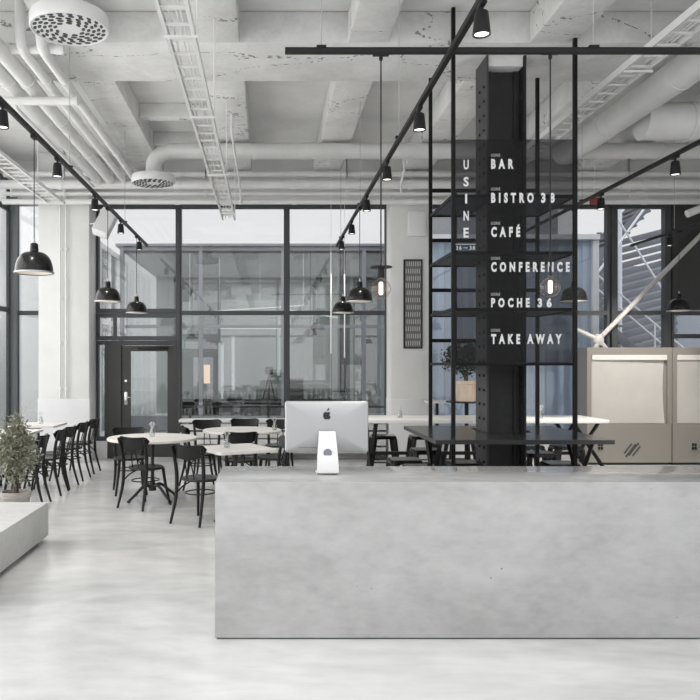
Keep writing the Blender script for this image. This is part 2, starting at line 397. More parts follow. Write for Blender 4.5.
# ------------------------------------------------------------ ceiling services
def pipe_run(name, label, pts, r, group=None, m=None, collars=(), cat='pipe', seg=16):
    t = thing(name, label, cat, pts[0], 0, group)
    b = Vector(pts[0]); bm = NB(); sweep(bm, [Vector(p) - b for p in pts], r, seg); obj('pipe', bm, m or M_pipe, t)
    ln = [Vector(p) - b for p in pts]
    for f in collars:
        bm = NB(); p = ln[0].lerp(ln[-1], f); d = (ln[-1] - ln[0]).normalized()
        sweep(bm, [p - d * .03, p + d * .03], r * 1.12, seg); obj('collar', bm, m or M_pipe, t)
    return t
ZP = HC + 2.98
for x, r, ya, lab in ((-2.73, .078, 4.5, 'thick white ceiling pipe, outermost left of the bundle of four'), (-2.53, .078, 4.5, 'thick white ceiling pipe, second from the left in the bundle'),
                      (-2.32, .05, 7.05, 'slim white ceiling pipe, third from the left in the bundle'), (-2.13, .05, 7.05, 'slim white ceiling pipe, rightmost of the bundle near the round vent')):
    pts = [(x, 12.2, ZP), (x, ya, ZP)]
    if ya > 5: pts = [(x, 12.2, ZP), (x, ya + .15, ZP), (x, ya + .04, ZP + .03), (x, ya, ZP + .12), (x, ya, SLAB)]
    t = thing('ceiling_pipe', lab, 'pipe', (0, 0, 0), 0, 'long pipes at the upper left')
    bm = NB(); sweep(bm, pts, r, 16); obj('pipe', bm, M_pipe, t)
    for y in (7.9, 9.2, 10.6, 11.9):
        if y > ya:
            bm = NB(); sweep(bm, [(x, y - .03, ZP), (x, y + .03, ZP)], r * 1.12, 16); obj('collar', bm, M_pipe, t)
pipe_run('crossing_pipe', 'white pipe crossing below the bundle of ceiling pipes at upper left', [(-4.2, 8.1, HC + 2.84), (-2.05, 8.1, HC + 2.84)], .045, collars=(.3, .99))
pipe_run('crossing_pipe', 'white pipe crossing above the pipe bundle next to the near round vent', [(-4.2, 7.2, HC + 3.02), (-1.95, 7.2, HC + 3.02)], .045, collars=(.98,))
pipe_run('thin_ceiling_pipe', 'thin white pipe beside the bundle with an upturned end', [(-2.8, 12.1, ZP - .12), (-2.8, 8.4, ZP - .12), (-2.8, 8.33, ZP - .09), (-2.8, 8.3, ZP)], .022)
labs = ['topmost long white pipe above the back windows', 'thickest long white pipe above the back windows', 'grey long pipe just above the back window head', 'lowest long white pipe across the back window head']
for (z, r, y), lab in zip(((3.10, .05, 12.25), (2.92, .075, 12.2), (2.78, .035, 12.25), (2.64, .045, 12.2)), labs):
    t = thing('back_wall_pipe', lab, 'pipe', (0, 0, 0), 0, 'long pipes above the back windows')
    bm = NB(); sweep(bm, [(-4.3, y, HC + z), (9.3, y, HC + z)], r, 14); obj('pipe', bm, M_pipe, t)
    for k in range(7):
        x = -3.4 + 1.9 * k
        bm = NB(); sweep(bm, [(x, y, HC + z), (x + .08, y, HC + z)], r * 1.15, 14); obj('collar', bm, M_pipe, t)
    for k in range(6):
        bm = NB(); cyl(bm, (-3.3 + 2.3 * k, y, HC + z), (-3.3 + 2.3 * k, y, SLAB), .008, 6); obj('hanger', bm, M_tray, t)
# branch pipe hanging
pipe_run('branch_pipe', 'slim white branch pipe hanging from the ceiling right of the cable tray', [(-.45, 9.55, SOF), (-.45, 9.55, SOF - .24), (-.44, 9.6, SOF - .30), (-.43, 12.1, SOF - .34), (-.43, 12.14, 4.2)], .016)
pipe_run('branch_pipe', 'slim white branch pipe dropping beside the middle pier', [(2.12, 11.6, SLAB), (2.12, 11.6, 4.62), (2.1, 11.75, 4.45), (2.1, 11.75, 4.3)], .018)

# main transverse duct with diffuser 2
t = thing('ventilation_duct', 'long white round duct crossing the rear ceiling with a down-turned end', 'duct')
zc = HC + 3.04
bm = NB(); el = [(-1.62, 10.7, 4.32), (-1.62, 10.7, 4.42)] + [(-1.62 + .22 * (1 - math.cos(a)), 10.7, 4.42 + .22 * math.sin(a)) for a in [R(q) for q in (15, 30, 45, 60, 75, 90)]] + [(9.2, 10.7, zc)]
el[-2] = (-1.40, 10.7, zc); sweep(bm, el, .11, 24); obj('pipe', bm, M_duct, t)
for x in (-.2, 1.6, 3.4, 5.6, 7.4):
    bm = NB(); sweep(bm, [(x, 10.7, zc), (x + .05, 10.7, zc)], .117, 24); obj('collar', bm, M_duct, t)
def diffuser(loc, lab):
    t = thing('round_air_diffuser', lab, 'air vent', loc, 0)
    bm = NB(); lathe(bm, [(0, .01), (.292, .01), (.295, 0), (.305, 0), (.31, .012), (.31, .10), (.3, .115), (.13, .125), (.12, .14), (0, .14)], 48); obj('housing', bm, M_duct, t)
    bm = NB()
    for rr, k in ((.11, 9), (.15, 13), (.19, 16), (.23, 19), (.268, 22)):
        for i in range(k):
            a = 2 * math.pi * (i + .3 * (rr * 20 % 2)) / k
            M = Matrix.Translation((rr * math.cos(a), rr * math.sin(a), 0.004)) @ Matrix.Rotation(a + .35, 4, 'Z') @ Matrix.Diagonal((.013, .024, .006, 1))
            r = bmesh.ops.create_circle(bm, cap_ends=True, radius=1, segments=10); bmesh.ops.transform(bm, matrix=M, verts=r['verts'])
            q = bmesh.ops.extrude_face_region(bm, geom=[f for f in {f for v in r['verts'] for f in v.link_faces}])
            bmesh.ops.translate(bm, vec=(0, 0, .008), verts=[v for v in q['geom'] if isinstance(v, bmesh.types.BMVert)])
    o = obj('perforation', bm, M_dk, t, smooth=False); o['kind'] = 'stuff'
    return t
t1 = diffuser((-1.58, 6.0, HC + 2.67), 'large round perforated air vent nearest the camera at the upper left')
bm = NB(); cyl(bm, (0, 0, .13), (0, 0, SLAB - HC - 2.67), .11, 24); obj('duct_neck', bm, M_duct, t1)
diffuser((-1.62, 10.7, 4.19), 'smaller looking round air vent hanging from the elbow of the rear duct')

# longitudinal duct on the right and the big cross duct behind the beam
t = thing('ventilation_duct', 'thick pale duct running diagonally towards the back at upper right', 'duct')
bm = NB(); sweep(bm, [(4.2, 3.0, HC + 2.95), (4.2, 10.45, HC + 2.95), (4.2, 10.6, HC + 2.98)], .165, 28); obj('pipe', bm, M_duct, t)
for y in (5.0, 6.4, 7.6, 9.2):
    bm = NB(); sweep(bm, [(4.2, y, HC + 2.95), (4.2, y + .05, HC + 2.95)], .172, 28); obj('collar', bm, M_duct, t)
t = thing('ventilation_duct', 'widest grey duct crossing at the right edge behind the sloping duct', 'duct')
bm = NB(); sweep(bm, [(4.42, 8.85, HC + 2.86), (9.3, 8.85, HC + 2.86)], .215, 32); obj('pipe', bm, M_duct, t)
for x in (4.95, 6.6):
    bm = NB(); sweep(bm, [(x, 8.85, HC + 2.86), (x + .06, 8.85, HC + 2.86)], .225, 32); obj('collar', bm, M_duct, t)

def cable_tray(lab, x0, x1, y0, y1, z, hang, h=.06, step=.24, group='cable trays'):
    t = thing('cable_tray', lab, 'cable tray', (0, 0, 0), 0)
    for x in (x0, x1):
        bm = NB(); box(bm, x - .006, x + .006, y0, y1, z, z + h); s = 1 if x == x0 else -1
        box(bm, x, x + s * .02, y0, y1, z + h - .004, z + h); box(bm, x, x + s * .02, y0, y1, z, z + .004); obj('side_rail', bm, M_tray, t)
    k = int((y1 - y0) / step)
    for i in range(k):
        y = y0 + .1 + i * step; obj('rung', boxes((x0, x1, y, y + .028, z + .012, z + .026)), M_tray, t)
    for i, y in enumerate(hang):
        bm = NB(); cyl(bm, (x1 + .02, y, z - .02), (x1 + .02, y, SLAB), .007, 6); box(bm, x0 - .008, x1 + .03, y - .01, y + .01, z - .02, z - .002); obj('hanger', bm, M_tray, t)
    bm = NB()
    for q in range(3):
        xx = x0 + (x1 - x0) * (.3 + .2 * q)
        pts = [(xx + rnd.uniform(-.015, .015), y0 + (y1 - y0) * j / 14, z + .035) for j in range(15)]; sweep(bm, pts, .006, 6)
    obj('cable', bm, M_pipe, t)
    return t
cable_tray('white ladder cable tray running towards the middle back windows', -.705, -.505, 4.0, 11.9, HC + 2.28, (5.2, 6.9, 9.0, 11.3))
cable_tray('white ladder cable tray sloping down across the upper right', 3.43, 3.67, 3.2, 12.0, HC + 2.82, (5.3, 7.2, 9.9, 11.3), h=.07)
cable_tray('white perforated cable tray beside the left windows at ceiling height', -3.45, -3.2, 6.0, 11.9, HC + 2.52, (8.7, 10.4, 11.7), h=.05, step=.2)

# ------------------------------------------------------------ tracks, spots, pendants
def track(lab, p0, p1, hang, name='lighting_track'):
    t = thing(name, lab, 'lighting track', (0, 0, 0), 0)
    a, b = Vector(p0), Vector(p1); s = .018
    if abs(a.x - b.x) < .01: box_ = (a.x - s, a.x + s, a.y, b.y, a.z - s, a.z + s)
    else: box_ = (a.x, b.x, a.y - s, a.y + s, a.z - s, a.z + s)
    obj('rail', boxes(box_, bev=.003), M_black, t)
    for f in hang:
        p = a.lerp(b, f); bm = NB(); cyl(bm, p + Vector((0, 0, s)), (p.x, p.y, SLAB), .0035, 6); obj('suspension_wire', bm, M_wire, t)
        obj('wire_clip', boxes((p.x - .03, p.x + .03, p.y - .022, p.y + .022, p.z + .016, p.z + .03)), M_black, t)
    return t
ZT = HC + 1.92
track('black lighting track receding towards the back above the counter end', (1.13, 2.6, ZT), (1.13, 12.15, ZT), (.12, .4, .68, .93))
track('black lighting track receding at the far left above the pendant row', (-1.94, 2.6, ZT), (-1.94, 12.15, ZT), (.2, .5, .8))
track('black lighting track receding at the right past the menu sign', (3.74, 2.6, ZT), (3.74, 12.15, ZT), (.3, .66, .9))
track('black lighting track at the far right crossing the black wall', (5.9, 5.0, ZT), (5.9, 12.15, ZT), (.3, .82))
CRT_Y = 4.70
track('thick black track crossing the whole picture in front of the steel column', (.113, CRT_Y, HC + 1.962), (3.9, CRT_Y, HC + 1.962), (.06, .51, .95))

def build_spot():
    t = thing('track_spotlight', '', 'spotlight', (0, 0, 0), 0, 'track spotlights')
    obj('adapter', boxes((-.016, .016, -.05, .05, -.022, 0), bev=.003), M_black, t)
    bm = NB(); cyl(bm, (0, 0, -.02), (0, 0, -.05), .009, 8); obj('stem', bm, M_black, t)
    bm = NB(); lathe(bm, [(0, -.045), (.03, -.045), (.036, -.052), (.047, -.165), (.047, -.17), (.042, -.17), (.04, -.158), (0, -.158)], 20); obj('lamp_head', bm, M_black, t)
    bm = NB(); lathe(bm, [(0, -.163), (.038, -.163), (.038, -.159), (0, -.159)], 20); obj('lens', bm, M_spotg, t)
    return t
spots = []
names_main = ['nearest the camera at the top edge', 'second from the camera', 'third from the camera', 'fourth from the camera', 'fifth from the camera', 'farthest from the camera']
for y, nm in zip((3.95, 5.56, 7.06, 8.5, 10.0, 11.35), names_main): spots.append((1.13, y, 'black spotlight on the central receding track, %s' % nm))
for y, nm in zip((5.5, 6.94, 8.45, 9.95, 11.4), ['cut by the left edge', 'above the big pendant', 'in front of the left pier', 'next to the tilted loudspeaker', 'farthest along']): spots.append((-1.94, y, 'black spotlight on the left track, %s' % nm))
for y, nm in zip((6.87, 8.4), ['lit over the big right-hand ducts', 'below the red sign']): spots.append((3.74, y, 'black spotlight on the right track, %s' % nm))
spots.append((5.9, 11.0, 'black spotlight in front of the dark wall beyond the outdoor stair'))
sp0 = build_spot()
for i, (x, y, lab) in enumerate(spots):
    if i == 0: sp0.location = (x, y, ZT - .018); sp0['label'] = lab
    else: dup(sp0, (x, y, ZT - .018), 0, lab)
for (x, y, _) in spots:
    o = lamp('spot_beam', 'SPOT', (x, y, ZT - .19), 300 if x > 3 else 55, .02, (R(38 if x > 3 else 8), 0, R(-22 if 3 < x < 5 else 0)), (1, .94, .86))

def build_pendant(cable):
    t = thing('pendant_lamp', '', 'pendant lamp', (0, 0, 0), 0, 'black dome pendants')
    pr = []
    for k in range(11):
        a = R(90 * k / 10); pr.append((.155 * math.sin(a) ** .62 * (1 if k < 10 else 1.0), .175 * math.cos(a) ** .95 if k < 10 else 0))
    outer = [(.0, .245), (.026, .245), (.033, .235), (.036, .168)] + [(max(r, .036), z) for r, z in pr[1:]] + [(.158, -.004)]
    bm = NB(); lathe(bm, outer + [(.152, -.004)] + [(r - .006 if r > .05 else r, z - .006) for r, z in reversed(pr[2:])] + [(.0, .135)], 36)
    obj('shade', bm, M_blackg, t)
    bm = NB(); lathe(bm, [(0, .285), (.007, .285), (.009, .26), (.02, .235), (0, .235)], 14); obj('cap', bm, M_alu, t)
    bm = NB(); cyl(bm, (0, 0, .28), (0, 0, cable - .03), .004, 6); obj('cable', bm, M_black, t)
    obj('adapter', boxes((-.02, .02, -.045, .045, cable - .045, cable - .017), bev=.003), M_black, t)
    bm = NB(); lathe(bm, [(0, .09), (.03, .09), (.045, .06), (.03, .03), (0, .022)], 20); obj('light_bulb', bm, M_spotg, t)
    bm = NB(); lathe(bm, [(.148, .0)] + [(max(r - .012, .01), z - .012) for r, z in reversed(pr[1:-1])] + [(0, .155)], 36); obj('shade_lining', bm, mat('cream_enamel_lining', (.8, .74, .68), .5), t)
    bm = NB(); lathe(bm, [(.155, -.006), (.163, -.006), (.163, .006), (.155, .006), (.155, -.006)], 36); obj('rim', bm, M_alu, t)
    return t
ZL = HC + .76
pn = [(-1.94, 6.25, 'largest looking black dome pendant, hanging near the left windows'), (-1.94, 9.14, 'black dome pendant left of the one over the door, by the left pier'),
      (-1.94, 11.16, 'small black dome pendant hanging directly over the door'), (1.13, 9.14, 'black dome pendant beside the round bulb, the higher of the middle pair'),
      (1.13, 11.16, 'black dome pendant with thin light rods beneath, lower of the middle pair'), (3.74, 9.14, 'black dome pendant touching the right post of the menu sign'), (5.9, 10.74, 'black dome pendant hanging before the dark wall at the right edge')]
p0 = build_pendant(ZT - ZL)
for i, (x, y, lab) in enumerate(pn):
    if i == 0: p0.location = (x, y, ZL); p0['label'] = lab
    else: dup(p0, (x, y, ZL), 0, lab)

def build_bulb():
    t = thing('globe_bulb_pendant', '', 'pendant lamp', (0, 0, 0), 0, 'globe bulbs above the counter')
    bm = NB(); lathe(bm, [(0, .006), (.068, .006), (.07, .003), (.07, -.002), (0, -.004)], 30); obj('disc', bm, M_black, t)
    bm = NB(); lathe(bm, [(0, .0), (.022, -.002), (.022, -.06), (.016, -.065), (0, -.065)], 18); obj('socket', bm, M_black, t)
    bm = NB(); lathe(bm, [(.013, -.062), (.016, -.075)] + [(.062 * math.sin(R(a)), -.135 + .062 * math.cos(R(a))) for a in range(18, 181, 9)], 30); obj('bulb', bm, M_bulb, t)
    bm = NB(); lathe(bm, [(.0, -.09), (.011, -.092), (.013, -.10), (.013, -.165), (.008, -.172), (0, -.173)], 12)
    obj('filament', bm, M_fil, t)
    bm = NB(); cyl(bm, (0, 0, 0), (0, 0, HC + 1.944 - 2.225), .0045, 8); obj('cable', bm, M_black, t)
    bm = NB(); cyl(bm, (0, 0, HC + 1.944 - 2.225 - .04), (0, 0, HC + 1.944 - 2.225), .012, 10); box(bm, -.05, .05, -.016, .016, HC + 1.932 - 2.225, HC + 1.946 - 2.225); obj('adapter', bm, M_black, t)
    return t
b0 = build_bulb(); b0.location = (.714, CRT_Y, 2.225); b0['label'] = 'clear globe bulb under a small black disc, in front of the middle pier'
b2_ = dup(b0, (1.775, CRT_Y, 2.235), 0, 'clear globe bulb on a thin cable in front of the menu sign')
for c in list(b2_.children):
    if c.name.startswith('disc'): bpy.data.objects.remove(c)
    elif c.name.startswith('socket'): c.scale = (.38, .38, 1)
bm = NB(); box(bm, .99, 1.02, 11.14, 11.17, 1.72, 2.9); 
# thin light rods hanging near the middle pendants
for x, z0, z1, lab in ((.99, 1.78, 3.36, 'left thin white rod hanging beneath the middle pendants'), (1.20, 1.72, 3.0, 'right thin white rod hanging beneath the middle pendants')):
    b2 = NB(); cyl(b2, (x, 11.6, z0), (x, 11.6, z1), .010, 8); cyl(b2, (x, 11.6, z1), (x, 11.6, SLAB), .003, 6)
    tag(obj('hanging_rod', b2, M_white), lab, 'rod')
bm.free()

# ------------------------------------------------------------ counter, computer
ct = thing('concrete_counter', 'long cast concrete counter block across the foreground', 'counter', (0, 0, 0))
bm = NB(); box(bm, -.306, 3.7, 4.41, 5.10, .008, .926, bev=.006); obj('counter_block', bm, M_counter, ct)
obj('plinth', boxes((-.296, 3.69, 4.42, 5.07, 0, .008)), M_dk, ct)

def apple_outline(s):
    """fruit silhouette with a bite on the right"""
    pts = []
    body = [(0, .36), (.10, .41), (.24, .42), (.36, .36), (.41, .30)]
    bite = [(.33, .22), (.29, .10), (.31, -.02), (.40, -.12), (.46, -.15)]
    low = [(.40, -.30), (.30, -.43), (.20, -.50), (.10, -.47), (0, -.44), (-.10, -.47), (-.20, -.50), (-.32, -.42), (-.42, -.25), (-.47, -.05), (-.46, .14), (-.38, .32), (-.24, .42), (-.10, .41)]
    return [(x * s, y * s) for x, y in body + bite + low]
X0 = .373
cp = thing('desktop_computer', 'silver all-in-one desktop computer seen from behind on the counter', 'computer', (X0 + .008, 4.78, .9262))
def rrect(w, h, r, n=6, sub=1):
    P = []
    for cx, cy, a0 in ((w / 2 - r, h / 2 - r, 0), (-w / 2 + r, h / 2 - r, 90), (-w / 2 + r, -h / 2 + r, 180), (w / 2 - r, -h / 2 + r, 270)):
        for k in range(n + 1): a = R(a0 + 90 * k / n); P.append((cx + r * math.cos(a), cy + r * math.sin(a)))
    if sub > 1:
        Q = []
        for p, q in zip(P, P[1:] + P[:1]):
            m_ = sub if math.dist(p, q) > r else 1
            Q += [(p[0] + (q[0] - p[0]) * j / m_, p[1] + (q[1] - p[1]) * j / m_) for j in range(m_)]
        P = Q
    return P
bm = NB(); outl = rrect(.532, .329, .016, sub=16)
rings = []
for f, y in ((1, .02), (1, .013), (.995, .0105), (.98, .008), (.93, .004), (.86, 0), (.76, -.005), (.64, -.0095), (.5, -.013), (.35, -.0155), (.2, -.0165), (.08, -.017)):
    rg = []
    for u, v in outl:
        e_ = max(0, min(1, (1 - f) * 1.25)); a_ = math.atan2(v / .1645, u / .266)
        rg.append(bm.verts.new((f * (u * (1 - e_) + .266 * math.cos(a_) * e_), y, .293 + f * (v * (1 - e_) + .1645 * math.sin(a_) * e_))))
    rings.append(rg)
for A, B in zip(rings, rings[1:]):
    for k in range(len(A)): bm.faces.new((A[k], A[(k + 1) % len(A)], B[(k + 1) % len(B)], B[k]))
bm.faces.new(rings[0]); bm.faces.new(rings[-1]); hs = obj('display_housing', bm, M_alu, cp)
hs.rotation_euler = (0, 0, 0)
bm = NB(); prism(bm, [(x, z + .367) for x, z in apple_outline(.052)], -.0195, -.010, axis='y')
lv = [(.002, .396), (.004, .406), (.011, .414), (.015, .415), (.013, .406), (.007, .398)]
prism(bm, lv, -.0195, -.008, axis='y'); obj('logo', bm, M_logo, cp)
obj('screen', boxes((-.26, .26, .0195, .0215, .145, .45)), M_dk, cp)
# stand: bent sheet with a cable hole
bm = NB()
def stand_w(s): return .053 + .017 * s
path = [(-.036, .266), (-.054, .20), (-.077, .10), (-.088, .03), (-.086, .012), (-.075, .004), (-.03, .0015), (.07, .0015)]
L1 = []; tot = 0; acc = [0]
for a, b in zip(path, path[1:]): tot += math.dist(a, b); acc.append(tot)
for (y, z), s in zip(path, acc):
    w_ = min(.068, .052 + .016 * s / .2)
    L1.append([bm.verts.new((-w_, y, z)), bm.verts.new((w_, y, z)), bm.verts.new((w_, y + .008, z + .003)), bm.verts.new((-w_, y + .008, z + .003))])
for A, B in zip(L1, L1[1:]):
    for k in range(4): bm.faces.new((A[k], A[(k + 1) % 4], B[(k + 1) % 4], B[k]))
bm.faces.new(L1[0]); bm.faces.new(L1[-1]); obj('stand', bm, M_white, cp)
bm = NB(); box(bm, -.045, .045, -.030, -.010, .235, .262, bev=.003); obj('hinge', bm, M_alu, cp)
M2 = Matrix.Translation((0, -.0725, .136)) @ Matrix.Rotation(R(-76), 4, 'X')
bm = NB(); lathe(bm, [(0, -.004), (.026, -.004), (.026, .004), (0, .004)], 28); bmesh.ops.transform(bm, matrix=M2, verts=bm.verts); obj('cable_hole', bm, M_exg, cp)
for k in range(8):
    w_ = .006 if k < 7 else .010
    o = obj('port', boxes((-.175 + k * .0135, -.175 + k * .0135 + w_, -.006, .006, .160, .164)), M_dk, cp)
# cable from hole
# ------------------------------------------------------------ bench block with plant behind
bk = thing('concrete_bench', 'low pale concrete bench block at the left edge', 'bench', (0, 0, 0))
obj('bench_block', boxes((-4.3, -2.01, 4.2, 6.9, .045, .35), bev=.004), M_block, bk)
obj('recessed_plinth', boxes((-4.25, -2.08, 4.3, 6.83, 0, .045)), M_dk, bk)
def shrub(name, lab, loc, h0, h1, rad, nleaf, ls, m_leaf, m_pot, potr, poth, seed=1, stems=7, cat='potted plant', potn='pot', taper=.8):
    q = random.Random(seed); t = thing(name, lab, cat, loc)
    if potr:
        bm = NB(); lathe(bm, [(0, 0), (potr * taper, 0), (potr * .97, poth * .82), (potr * 1.04, poth * .84), (potr * 1.04, poth), (potr * .94, poth), (potr * .9, poth * .88), (0, poth * .88)], 30); obj(potn, bm, m_pot, t)
        bm = NB(); lathe(bm, [(0, poth * .9), (potr * .88, poth * .89)], 20); obj('soil', bm, M_soil, t)
    bm = NB(); tips = []
    for s in range(stems):
        a = q.uniform(0, 6.28); rr = rad * q.uniform(.1, .75); hh = h0 + (h1 - h0) * q.uniform(.65, 1)
        pts = curve([(0.02 * math.cos(a), .02 * math.sin(a), poth * .85), (rr * .3 * math.cos(a), rr * .3 * math.sin(a), h0 + (hh - h0) * .35), (rr * math.cos(a + .3), rr * math.sin(a + .3), hh)], 5)
        sweep(bm, pts, [.009 - .007 * i / (len(pts) - 1) for i in range(len(pts))], 5); tips.append(pts)
    obj('stem', bm, M_bark, t)
    bm = NB()
    for i in range(nleaf):
        while True:
            u = Vector((q.uniform(-1, 1), q.uniform(-1, 1), q.uniform(-1, 1)))
            if .25 < u.length < 1: break
        u *= .55 + .45 * q.random()
        f = (u.z + 1) / 2; prof = (.72 + .42 * math.sin(math.pi * min(1, f * 1.1))) * (1.0 if f < .8 else 1.1 - (f - .8) * 2.8)
        p = Vector((u.x * rad * prof * 1.15, u.y * rad * prof * 1.15, h0 + (h1 - h0) * f)) + Vector((q.gauss(0, .01), q.gauss(0, .01), q.gauss(0, .01)))
        l = ls * q.uniform(.6, 1.2); d = Vector((q.gauss(0, 1) + u.x, q.gauss(0, 1) + u.y, q.gauss(.5, .8))).normalized()
        s = d.cross(Vector((q.gauss(0, 1), q.gauss(0, 1), q.gauss(0, 1)))).normalized() * l * .24
        k = d.cross(s).normalized() * l * .06
        A = [bm.verts.new(p), bm.verts.new(p + d * l * .45 + s + k), bm.verts.new(p + d * l), bm.verts.new(p + d * l * .45 - s + k)]
        bm.faces.new(A)
    o = obj('foliage', bm, m_leaf, t, smooth=False, recalc=False); return t
shrub('potted_olive_shrub', 'bushy grey-green shrub in a weathered round pot behind the concrete bench', (-2.53, 7.55, 0), .33, 1.16, .185, 3000, .046, M_leaf, M_pot, .145, .34, 3, 12)

# ------------------------------------------------------------ steel column and the menu sign frame
cl = thing('steel_column', 'riveted black steel column rising to the concrete beam behind the menu sign', 'column', (0, 0, 0))
cx0, cx1, cy0, cy1 = 2.26, 2.67, 7.72, 8.12
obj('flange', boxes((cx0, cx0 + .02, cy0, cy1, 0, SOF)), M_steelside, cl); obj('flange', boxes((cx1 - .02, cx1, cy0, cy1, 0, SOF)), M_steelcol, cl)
obj('web', boxes((cx0 + .02, cx1 - .02, cy0 + .15, cy0 + .17, 0, 4.68)), M_steelcol, cl)
obj('angle_iron', boxes((cx0 + .02, cx0 + .09, cy0 + .13, cy0 + .15, 0, 4.68), (cx0 + .02, cx0 + .03, cy0 + .04, cy0 + .13, 0, 4.68)), M_steelcol, cl)
obj('angle_iron', boxes((cx1 - .09, cx1 - .02, cy0 + .13, cy0 + .15, 0, 4.68), (cx1 - .03, cx1 - .02, cy0 + .04, cy0 + .13, 0, 4.68)), M_steelcol, cl)
bm = NB()
k = 0; z = .3
while z < 4.65:
    for yy in (cy0 + .08, cy0 + .24): 
        for xx, s in ((cx0, -1), (cx1 - .03, -1)):
            if xx == cx1 - .03 and yy > cy0 + .13: continue
            r = bmesh.ops.create_uvsphere(bm, u_segments=8, v_segments=5, radius=.017); bmesh.ops.translate(bm, vec=(xx, yy, z), verts=r['verts'])
    z += .15
o = obj('rivet', bm, M_black, cl); o['kind'] = 'stuff'
obj('capping', boxes((cx0 + .02, cx1 - .02, cy0 + .02, cy1 - .02, 4.69, SOF + .02), bev=.02), M_ceil, cl)

fr = thing('menu_sign_frame', 'tall black steel frame with mesh shelves and dark menu panel around the column', 'sign frame', (0, 0, 0))
FX0, FX1, FY0, FY1 = 1.82, 3.01, 7.33, 8.35
for x, y in ((FX0, FY0), (FX1, FY0), (FX0, FY1), (FX1, FY1)):
    obj('post', boxes((x - .018, x + .018, y - .018, y + .018, 0, SOF + (.3 if (x, y) == (FX0, FY0) else .01))), M_rod, fr)
def ringshelf(z, nm):
    bm = NB()
    box(bm, FX0, FX1, FY0 + .018, FY0 + .04, z - .015, z + .015); box(bm, FX0, FX1, FY1 - .04, FY1 - .018, z - .015, z + .015)
    box(bm, FX0 - .01, FX0 + .01, FY0 + .018, FY1 - .018, z - .015, z + .015); box(bm, FX1 - .01, FX1 + .01, FY0 + .018, FY1 - .018, z - .015, z + .015)
    s = obj('shelf', bm, M_rod, fr)
    obj('shelf_mesh', boxes((FX0 + .01, cx0 - .01, FY0 + .04, FY1 - .04, z - .004, z + .004), (cx1 + .01, FX1 - .01, FY0 + .04, FY1 - .04, z - .004, z + .004), (cx0 - .01, cx1 + .01, FY0 + .04, cy0 - .02, z - .004, z + .004)), M_shelf, s)
for z in (HC, HC + .535, HC + 1.09, HC + 1.645): ringshelf(z, 'shelf')
for z in (HC + .26, HC + .82, HC + 1.375, HC + 1.93): obj('rear_bar', boxes((FX0 + .018, FX1 - .018, FY1 - .012, FY1 + .012, z - .02, z + .02)), M_rod, fr)
for x in (2.1, 2.85): obj('inner_upright', boxes((x - .012, x + .012, FY1 - .01, FY1 + .01, HC, HC + 1.93)), M_rod, fr)
# black table top around the column, part of the frame
TZ = .92
bm = NB(); ty0, ty1, tx0, tx1 = 6.9, 8.5, 1.55, 3.2
for b in ((tx0, tx1, ty0, cy0 - .05), (tx0, tx1, cy1 + .05, ty1), (tx0, cx0 - .05, cy0 - .05, cy1 + .05), (cx1 + .05, tx1, cy0 - .05, cy1 + .05)): box(bm, *b, TZ - .04, TZ)
obj('tabletop', bm, M_tab, fr)
for x in (tx0 + .1, tx1 - .1):
    for s in (-1, 1):
        bm = NB(); yc = 7.45; sweep(bm, [(x, yc - s * .32, 0), (x, yc + s * .32, TZ - .04)], .022, 4); obj('leg', bm, M_rod, fr)
pz0, pz1 = HC, HC + 2.19
pn_ = obj('sign_panel', boxes((FX0 + .018, FX1 - .018, FY0 - .016, FY0 - .008, pz0, pz1)), M_smoke, fr)

def text(s, x0, x1, z0, z1, y, m, parent, name='lettering', bold=.02, space=1.25, depth=.002, halign=None):
    c = bpy.data.curves.new('t', 'FONT'); c.body = s; c.size = 1; c.offset = bold; c.space_character = space; c.resolution_u = 3; c.extrude = .01
    o = bpy.data.objects.new('t', c); COL.objects.link(o)
    me = bpy.data.meshes.new_from_object(o.evaluated_get(bpy.context.evaluated_depsgraph_get())); me.name = name
    COL.objects.unlink(o); bpy.data.objects.remove(o); bpy.data.curves.remove(c)
    xs = [v.co.x for v in me.vertices]; zs = [v.co.y for v in me.vertices]
    a, b = min(xs), max(xs); e, f = min(zs), max(zs)
    if 'É' in s: f = .729 * 1 if f > .8 else f
    for v in me.vertices:
        x, yy, zz = v.co
        v.co = (x0 + (x - a) / (b - a) * (x1 - x0), y - (zz + .01) * depth / .02, z0 + (yy - e) / (f - e) * (z1 - z0))
    me.materials.clear(); me.materials.append(m)
    q = bpy.data.objects.new(name, me); COL.objects.link(q); q.parent = parent; return q
YT = FY0 - .0165
def fx(px): return (px - 267) / 102.5
def fz(py): return HC - (py - 364) / 102.5
for s, a, b, t_, bt in (('BAR', 491, 513.5, 159, 169), ('BISTRO', 491, 533.5, 192.8, 203), ('38', 541, 554.5, 192.8, 203), ('CAFÉ', 491, 520, 227, 237.2), ('CONFERENCE', 491, 569.5, 262, 272), ('POCHE', 491, 529.5, 298, 307.5), ('36', 537.5, 551.5, 298, 307.5), ('TAKE', 491, 520, 334, 344), ('AWAY', 527, 561.5, 334, 344)):
    text(s, fx(a), fx(b), fz(bt), fz(t_), YT, M_letter, pn_, space=1.9, bold=.05)
    if a == 491: text('USINE', fx(491), fx(500), fz(t_ - 2.2), fz(t_ - 5.2), YT, M_lettg, pn_, name='small_lettering', bold=.0, space=1.2)
for ch, yy in zip('USINE', (160, 177, 194, 211, 228)):
    w_ = 1.0 if ch == 'I' else 2.6
    text(ch, fx(466 - w_), fx(466 + w_), fz(yy + 9.6), fz(yy), YT, M_letter, pn_, bold=.028)
text('36', fx(456), fx(461.5), fz(249.8), fz(246), YT, M_lettg, pn_, name='small_lettering', bold=.02)
text('38', fx(469.5), fx(475), fz(249.8), fz(246), YT, M_lettg, pn_, name='small_lettering', bold=.02)
